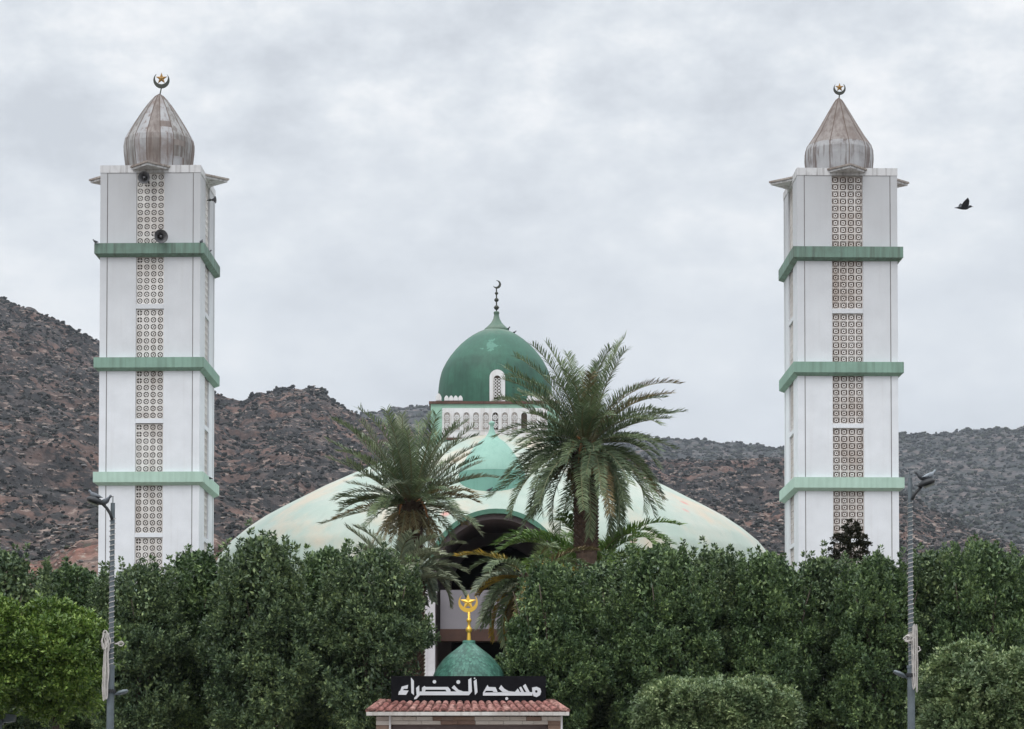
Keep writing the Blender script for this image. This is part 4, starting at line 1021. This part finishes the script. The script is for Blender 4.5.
# overlapping fish-scale tiles in rings
rows_ = []
tot = 26
pr_m = [(r/sd_, ZP(y, dY)) for r, y in prf]
def prat(u):
    q = u*(len(pr_m)-1); i = min(int(q), len(pr_m)-2); f = q-i; return (pr_m[i][0]*(1-f)+pr_m[i+1][0]*f, pr_m[i][1]*(1-f)+pr_m[i+1][1]*f)
mb.lathe([(r*.985, z-.004) for r, z in pr_m]+[(0, pr_m[-1][1])], 48, (dxc, dY))
for k in range(tot):
    u0 = k/tot*.93; u1 = min(.97, (k+1.9)/tot*.93); r0, z0_ = prat(u0); r1, z1_ = prat(u1); ns = max(14, int(2*pi*r0/.085))
    for i in range(ns):
        a = 2*pi*(i+.5*(k%2))/ns; da = pi/ns*.97
        lift = 1.03
        mb.add([(dxc+cos(a)*r0*lift, dY+sin(a)*r0*lift, z0_), (dxc+cos(a+da*.75)*(r0*.85+r1*.15)*lift, dY+sin(a+da*.75)*(r0*.85+r1*.15)*lift, z0_*.85+z1_*.15), (dxc+cos(a+da)*r1, dY+sin(a+da)*r1, z1_), (dxc+cos(a-da)*r1, dY+sin(a-da)*r1, z1_), (dxc+cos(a-da*.75)*(r0*.85+r1*.15)*lift, dY+sin(a-da*.75)*(r0*.85+r1*.15)*lift, z0_*.85+z1_*.15)], [(0,1,2,3,4)])
mb.lathe([(6/sd_, ZP(643.2,dY)),(6.3/sd_, ZP(642.5,dY)),(6.2/sd_, ZP(640.6,dY)),(0, ZP(640.4,dY))], 16, (dxc,dY))
mb.box(dxc-.95, dxc+.95, dY-.5, dY+.95, zE-.0, ZP(688,dY)-.01)
gd = mb.build('dome', M['gtile'], gate)
zd = lambda y: ZP(y, dY)
mb = MB(); mb.lathe([(2.3/sd_,zd(642)),(1.7/sd_,zd(633)),(1.6/sd_,zd(632.5)),(3,0) if False else (2.6/sd_,zd(632)),(3.3/sd_,zd(630)),(3/sd_,zd(628.2)),(1.7/sd_,zd(627)),(1.4/sd_,zd(622.5)),(2.2/sd_,zd(621.8)),(2.7/sd_,zd(620.2)),(2/sd_,zd(618.8)),(1.3/sd_,zd(618)),(1.5/sd_,zd(612)),(0,zd(611.5))], 16, (dxc,dY))
gf = mb.build('finial', M['gold'], gate, True)
mb = MB(); crescent(mb, (dxc-.02,dY,zd(602.8)), 9.8/sd_, 8.0/sd_, 2.5/sd_, pi/2, .05); mb.build('crescent', M['gold'], gf)
mb = MB(); star(mb, (dxc-.02,dY,zd(602.3)), 8.6/sd_, .04); mb.build('star', M['gold'], gf)

# ------------------------------------------------------------------ street lamps
M['galv'] = plain('galvanised_steel', (.13,.155,.17), .5, .3, var=.2, scale=5)
M['lamphead'] = plain('lamp_head_grey', (.028,.030,.033), .5, .2)
M['lens'] = plain('lamp_glass', (.32,.33,.30), .3)
M['rope'] = plain('light_rope', (.50,.47,.44), .6, var=.2, scale=9)
def street_lamp(label, rlabel, blabel, px, Y, ytop, side, arm, rope_y, bundle, low, seed):
    rg = random.Random(seed); s_ = F/Y; x = XP(px, Y, 700); x -= .022 if side < 0 else 0; zt = ZP(ytop, Y)
    t_ = thing('street_lamp', label, 'street lamp', (x, Y, .13), 0, 'street lamps in front of the mosque')
    L = lambda p, q: Vector((XP(p, Y, q)-x, 0, ZP(q, Y)-.13))
    mb = MB(); zm = ZP(668, Y)-.13
    mb.tube([(0,0,0),(0,0,.05)], .16, 12); mb.tube([(0,0,.05),(0,0,zm)], [.072,.068], 14); mb.tube([(0,0,zm),(0,0,zm+.05)], [.078,.078], 14); mb.tube([(0,0,zm+.05),(0,0,zt-.13)], [.047,.040], 14)
    mb.tube([(0,0,zt-.13),(0,0,zt+.0)], .010, 5)
    mb.build('pole', M['galv'], t_, False)
    a_ = [L(*p) for p in arm['pts']]
    mb = MB(); mb.tube([v+Vector((0,-.05,0)) for v in a_], .028, 8); mb.build('arm', M['lamphead'], t_, True)
    # head: flattened teardrop lofted along its axis
    h0, h1 = L(*arm['h0'])+Vector((0,-.06,0)), L(*arm['h1'])+Vector((0,-.06,0)); dd = (h1-h0); ln = dd.length; dd.normalize(); nrm = Vector((-dd.z,0,dd.x)) if dd.x > 0 else Vector((dd.z,0,-dd.x))
    mb = MB(); n = 12; rings = [(0,.03,.03),(.08,.07,.05),(.25,.12,.075),(.5,.16,.085),(.75,.16,.075),(.92,.11,.05),(1,.04,.02)]
    vs = []; fs = []
    for (u, wy, wz_) in rings:
        for i in range(n): a = 2*pi*i/n; vs.append(h0+dd*ln*u+Vector((0,1,0))*wy*cos(a)+nrm*(wz_*sin(a)*(1 if sin(a) > 0 else .55)))
    for k in range(len(rings)-1):
        for i in range(n): j = (i+1)%n; fs.append((k*n+i,k*n+j,(k+1)*n+j,(k+1)*n+i))
    fs += [tuple(range(n)), tuple(range((len(rings)-1)*n, len(rings)*n))]
    mb.add(vs, fs); hd = mb.build('lamp_head', M['lamphead'], t_, True)
    mb = MB(); q = [h0+dd*ln*.3, h0+dd*ln*.88]
    mb.add([q[0]+Vector((0,-.11,0))-nrm*.05, q[1]+Vector((0,-.09,0))-nrm*.045, q[1]+Vector((0,.09,0))-nrm*.045, q[0]+Vector((0,.11,0))-nrm*.05,
            q[0]+Vector((0,-.08,0))-nrm*.068, q[1]+Vector((0,-.07,0))-nrm*.06, q[1]+Vector((0,.07,0))-nrm*.06, q[0]+Vector((0,.08,0))-nrm*.068], [(4,5,6,7),(0,1,5,4),(1,2,6,5),(2,3,7,6),(3,0,4,7)]); mb.build('lens', M['lens'], hd)
    # small lower lamp
    l0, l1 = L(*low[0]), L(*low[1]); dd = l1-l0; ln = dd.length; dd.normalize(); nrm = Vector((-dd.z,0,dd.x)) if dd.x > 0 else Vector((dd.z,0,-dd.x))
    mb = MB(); vs = []; fs = []
    for (u, wy, wz_) in [(0,.02,.02),(.3,.03,.025),(.4,.08,.04),(.7,.11,.045),(.95,.08,.03),(1,.03,.01)]:
        for i in range(n): a = 2*pi*i/n; vs.append(l0+dd*ln*u+Vector((0,1,0))*wy*cos(a)+nrm*(wz_*sin(a)))
    for k in range(5):
        for i in range(n): j = (i+1)%n; fs.append((k*n+i,k*n+j,(k+1)*n+j,(k+1)*n+i))
    fs += [tuple(range(n)), tuple(range(5*n, 6*n))]
    mb.add(vs, fs); mb.build('lower_lamp', M['galv'], t_, True)
    mb = MB(); zc_ = ZP(low[0][1]-4, Y)-.13
    mb.tube([(0,0,zc_-.03),(0,0,zc_+.03)], .1, 12); mb.build('clamp', M['lamphead'], t_)
    # light rope wound round the pole and hanging in a bundle: separate thing
    r_ = thing('light_rope', rlabel, 'light rope', (x, Y, .13), 0, 'light ropes wound round the lamp poles')
    z0_, z1_ = ZP(rope_y[1], Y)-.13, ZP(rope_y[0], Y)-.13; pitch = rope_y[2]; turns = (z1_-z0_)/pitch; nn_ = int(turns*14)
    mb = MB(); mb.tube([(.052*cos(2*pi*turns*k/nn_), .052*sin(2*pi*turns*k/nn_), z0_+(z1_-z0_)*k/nn_) for k in range(nn_+1)], .007, 4); mb.build('coil', M['rope'], r_)
    mb = MB()
    for (cx_, y0_, y1_, w_, cnt) in bundle:
        for q in range(cnt):
            ox = rg.uniform(-.04,.04); yy = rg.uniform(-.04,.04); za, zb_ = ZP(y0_+rg.uniform(0,5),Y)-.13, ZP(y1_-rg.uniform(0,6),Y)-.13; cxx = XP(cx_,Y,650)-x+ox; ww_ = w_/s_*rg.uniform(.6,1.1)
            pts_ = [(cxx+ww_*.5*cos(2*pi*k/24)*(1+.25*sin(5*k+q)), -.1+yy, (za+zb_)/2+(za-zb_)/2*sin(2*pi*k/24)) for k in range(25)]
            mb.tube(pts_, .012, 5)
    mb.build('bundle', M['rope'], r_)
    if side < 0: t_.rotation_euler = (0, R(.35), 0); r_.rotation_euler = (0, R(.35), 0)
    return t_
street_lamp('left street lamp, arm and head reaching left before the left minaret', 'pale light rope wound on the left lamp pole with a long hanging loop', '', 110.6, 44, 503, -1,
    dict(pts=[(110.5,520),(108.5,514),(105,508.5),(101,504.5),(98,502.5)], h0=(101.5,504.5), h1=(85,499.3)), (516,668,.095), [(105.5,630,652,6,7),(118,641,648,5,3),(106.5,640,704,4,3),(104,660,704,3,1)], ((111,695),(127,690.5)), 1)
street_lamp('right street lamp, arm and head reaching right before the far ridge', 'pale light rope wound tightly on the right lamp pole with a small bundle', '', 911.2, 44, 478, 1,
    dict(pts=[(911.5,500),(914,495),(917.5,490.5),(921,487)], h0=(917.5,486.8), h1=(934.5,481)), (500,668,.085), [(908,634,644,8,5),(914,622,694,2.5,3),(915.5,645,658,5,2)], ((910,679),(893.5,671)), 2)
# unidentified grey object at the lower left corner, built as a box on a post
fl = P(6, 718, 46); t_ = thing('grey_object', 'unidentified grey box on a post at the bottom left corner', 'grey_object', (fl.x, 46, .13))
mb = MB(); h = fl.z-.13
mb.tube([(-.12,0,0),(-.12,0,h)], .045, 10); mb.build('post', M['galv'], t_)
mb = MB(); mb.prism([(-.02,-.09+h),(.17,-.07+h),(.19,.06+h),(.0,.08+h)], -.14, .1); mb.box(-.17,-.055,-.09,.08,h-.13,h+.17); mb.build('box_housing', M['galv'], t_)

# ------------------------------------------------------------------ birds
M['pigeon'] = plain('pigeon_grey', (.13,.145,.165), .7, var=.35, scale=14)
M['pigeon_dk'] = plain('pigeon_dark', (.045,.05,.058), .7, var=.4, scale=14)
M['pigeon_wh'] = plain('pigeon_pale', (.24,.27,.30), .7, var=.35, scale=12)
M['beak'] = plain('beak', (.15,.11,.09), .6)
def bird(label, loc, rz, L_=.30, mat='pigeon', tilt=.25, cat='pigeon', name='pigeon', wings=None, group=None):
    t_ = thing(name, label, cat, loc, rz, group)
    # body loft: stations along x from tail to beak (x, z, ry, rz)
    st_ = [(-.50,-.01,.045,.014),(-.40,.02,.07,.03),(-.28,.06,.10,.07),(-.1,.10,.135,.12),(.08,.15,.14,.14),(.2,.22,.11,.12),(.27,.33,.07,.09),(.31,.42,.07,.08),(.37,.45,.068,.07),(.42,.44,.04,.035)]
    if wings: st_ = [(a, b_*.25+.05, c_, d_) for a, b_, c_, d_ in st_]
    else: st_ = [(a, b_+.05, c_*1.3, d_*1.45) for a, b_, c_, d_ in st_]
    n = 12; vs = []; fs = []
    for (a, b_, c_, d_) in st_:
        for i in range(n): q = 2*pi*i/n; vs.append((a*L_*1.15, c_*L_*cos(q)*1.1, (b_+.16+d_*sin(q))*L_))
    for k in range(len(st_)-1):
        for i in range(n): j = (i+1)%n; fs.append((k*n+i,k*n+j,(k+1)*n+j,(k+1)*n+i))
    fs += [tuple(range(n)), tuple(range((len(st_)-1)*n, len(st_)*n))]
    mb = MB(); mb.add(vs, fs)
    if not wings:
        for sy in (-1, 1):   # legs and feet
            mb.tube([(0,sy*.05*L_,.16*L_),(.02*L_,sy*.05*L_,0)], .014*L_, 5); mb.tube([(-.04*L_,sy*.05*L_,.005),(.1*L_,sy*.05*L_,.005)], .012*L_, 4)
    mb.build('body', M[mat], t_, True)
    hz = st_[-1][1]+.16
    mb = MB(); mb.tube([(.43*1.15*L_,0,hz*L_),(.53*1.15*L_,0,(hz-.03)*L_)], [.02*L_,.004*L_], 5); mb.build('beak', M['beak'], t_)
    for sy in (-1, 1):
        mb = MB()
        if wings:   # raised, spread wing with finger-like primaries, slight thickness
            pl = [(.14,0,.02),(.22,.35,.30),(.16,.75,.62),(.02,1.02,.86),(-.08,.86,.70),(-.14,.76,.58),(-.19,.62,.46),(-.22,.45,.33),(-.22,.2,.14),(-.2,0,.0)]
            top = [(x*L_, sy*(y+.1)*L_*.62, (z*.55+.2)*L_) for x,y,z in pl]; bot_ = [(x, y, z-.004) for x,y,z in top]; k = len(pl)
            mb.add(top+bot_, [tuple(range(k)), tuple(range(k,2*k))[::-1]]+[(i,(i+1)%k,k+(i+1)%k,k+i) for i in range(k)])
        else:
            vs = []; fs = []
            W_ = [(-.44,.05,.015,.01),(-.32,.09,.05,.02),(-.15,.12,.08,.03),(.03,.155,.09,.03),(.14,.19,.05,.02)]
            for (a,b_,c_,d_) in W_:
                for i in range(8): q = 2*pi*i/8; vs.append((a*L_*1.15, sy*(.10+.02*0+d_*cos(q)+(.02 if a > -.3 else -.03))*L_*1.15, (b_+.16+c_*sin(q))*L_))
            for k in range(4):
                for i in range(8): j=(i+1)%8; fs.append((k*8+i,k*8+j,(k+1)*8+j,(k+1)*8+i))
            fs += [tuple(range(8)), tuple(range(32,40))]; mb.add(vs, fs)
        mb.build('wing', M['pigeon_dk' if mat != 'pigeon_dk' else 'pigeon_dk'], t_, True)
    return t_
def at(px, py, Y): return tuple(P(px, py, Y))
bird('grey pigeon perched on the head of the left street lamp, farther from its pole', at(95,500.8,43.95), R(160), .28, group='pigeons on the street lamps')
bird('grey pigeon perched on the arm of the left street lamp, nearer its pole', at(105,506.5,43.95), R(-20), .28, 'pigeon', group='pigeons on the street lamps')
bird('dark pigeon perched near the arm end of the right street lamp head', at(922.5,482.6,43.95), R(170), .28, 'pigeon_dk', group='pigeons on the street lamps')
bird('pale pigeon perched at the tip of the right street lamp head', at(929.5,480.6,43.95), R(20), .28, 'pigeon_wh', group='pigeons on the street lamps')
bird('pigeon in flight with raised wings in the sky right of the right minaret', at(964,211.5,40), R(8), .28, 'pigeon_dk', wings=True)
bird('small dark bird on the left corner of the top band of the left minaret', at(95.5,244,82.85), R(150), .24, 'pigeon_dk', name='bird', cat='bird')
bird('small dark bird on the top band of the left minaret at its front right corner', at(201.3,244.2,82.9), R(80), .26, 'pigeon_dk', name='bird', cat='bird')
bird('small dark bird halfway along the right side of the top band of the left minaret', at(208.3,254.5,84.1), R(20), .24, 'pigeon_dk', name='bird', cat='bird')
bird('small dark bird on the third band of the left minaret at its right side', at(209.2,480.2,84.2), R(180), .24, 'pigeon_dk', name='bird', cat='bird')
bird('dark bird perched right beside the cap of the large green dome', at(507.3,331.6,94.9), R(-30), .26, 'pigeon_dk', name='bird', cat='bird')
bird('dark bird perched a little below the cap of the large green dome', at(514,334.2,94.9), R(10), .2, 'pigeon_dk', name='bird', cat='bird')
bird('dark bird perched at the foot of the turquoise hood above the porch', at(489.5,492,85.9), R(10), .24, 'pigeon_dk', name='bird', cat='bird')
bird('small dark bird perched on the red tile roof of the gate', at(451.5,710.5,57.85), R(25), .17, 'pigeon_dk', name='bird', cat='bird')

# ------------------------------------------------------------------ haze: one closed box round everything, even density
mb = MB(); mb.box(-3600, 3600, -450, 5200, -3, 700); hz_ = mb.build('haze', newmat('haze_air')[0]); tag(hz_, 'thin pale haze in the air over the valley', 'haze', kind='stuff')
hm = hz_.data.materials[0]; t = hm.node_tree; t.nodes.clear()
pv = t.nodes.new('ShaderNodeVolumePrincipled'); pv.inputs['Color'].default_value = (.80,.88,1,1); pv.inputs['Density'].default_value = HAZE; pv.inputs['Anisotropy'].default_value = 0.0
ou = t.nodes.new('ShaderNodeOutputMaterial'); t.links.new(pv.outputs[0], ou.inputs['Volume'])
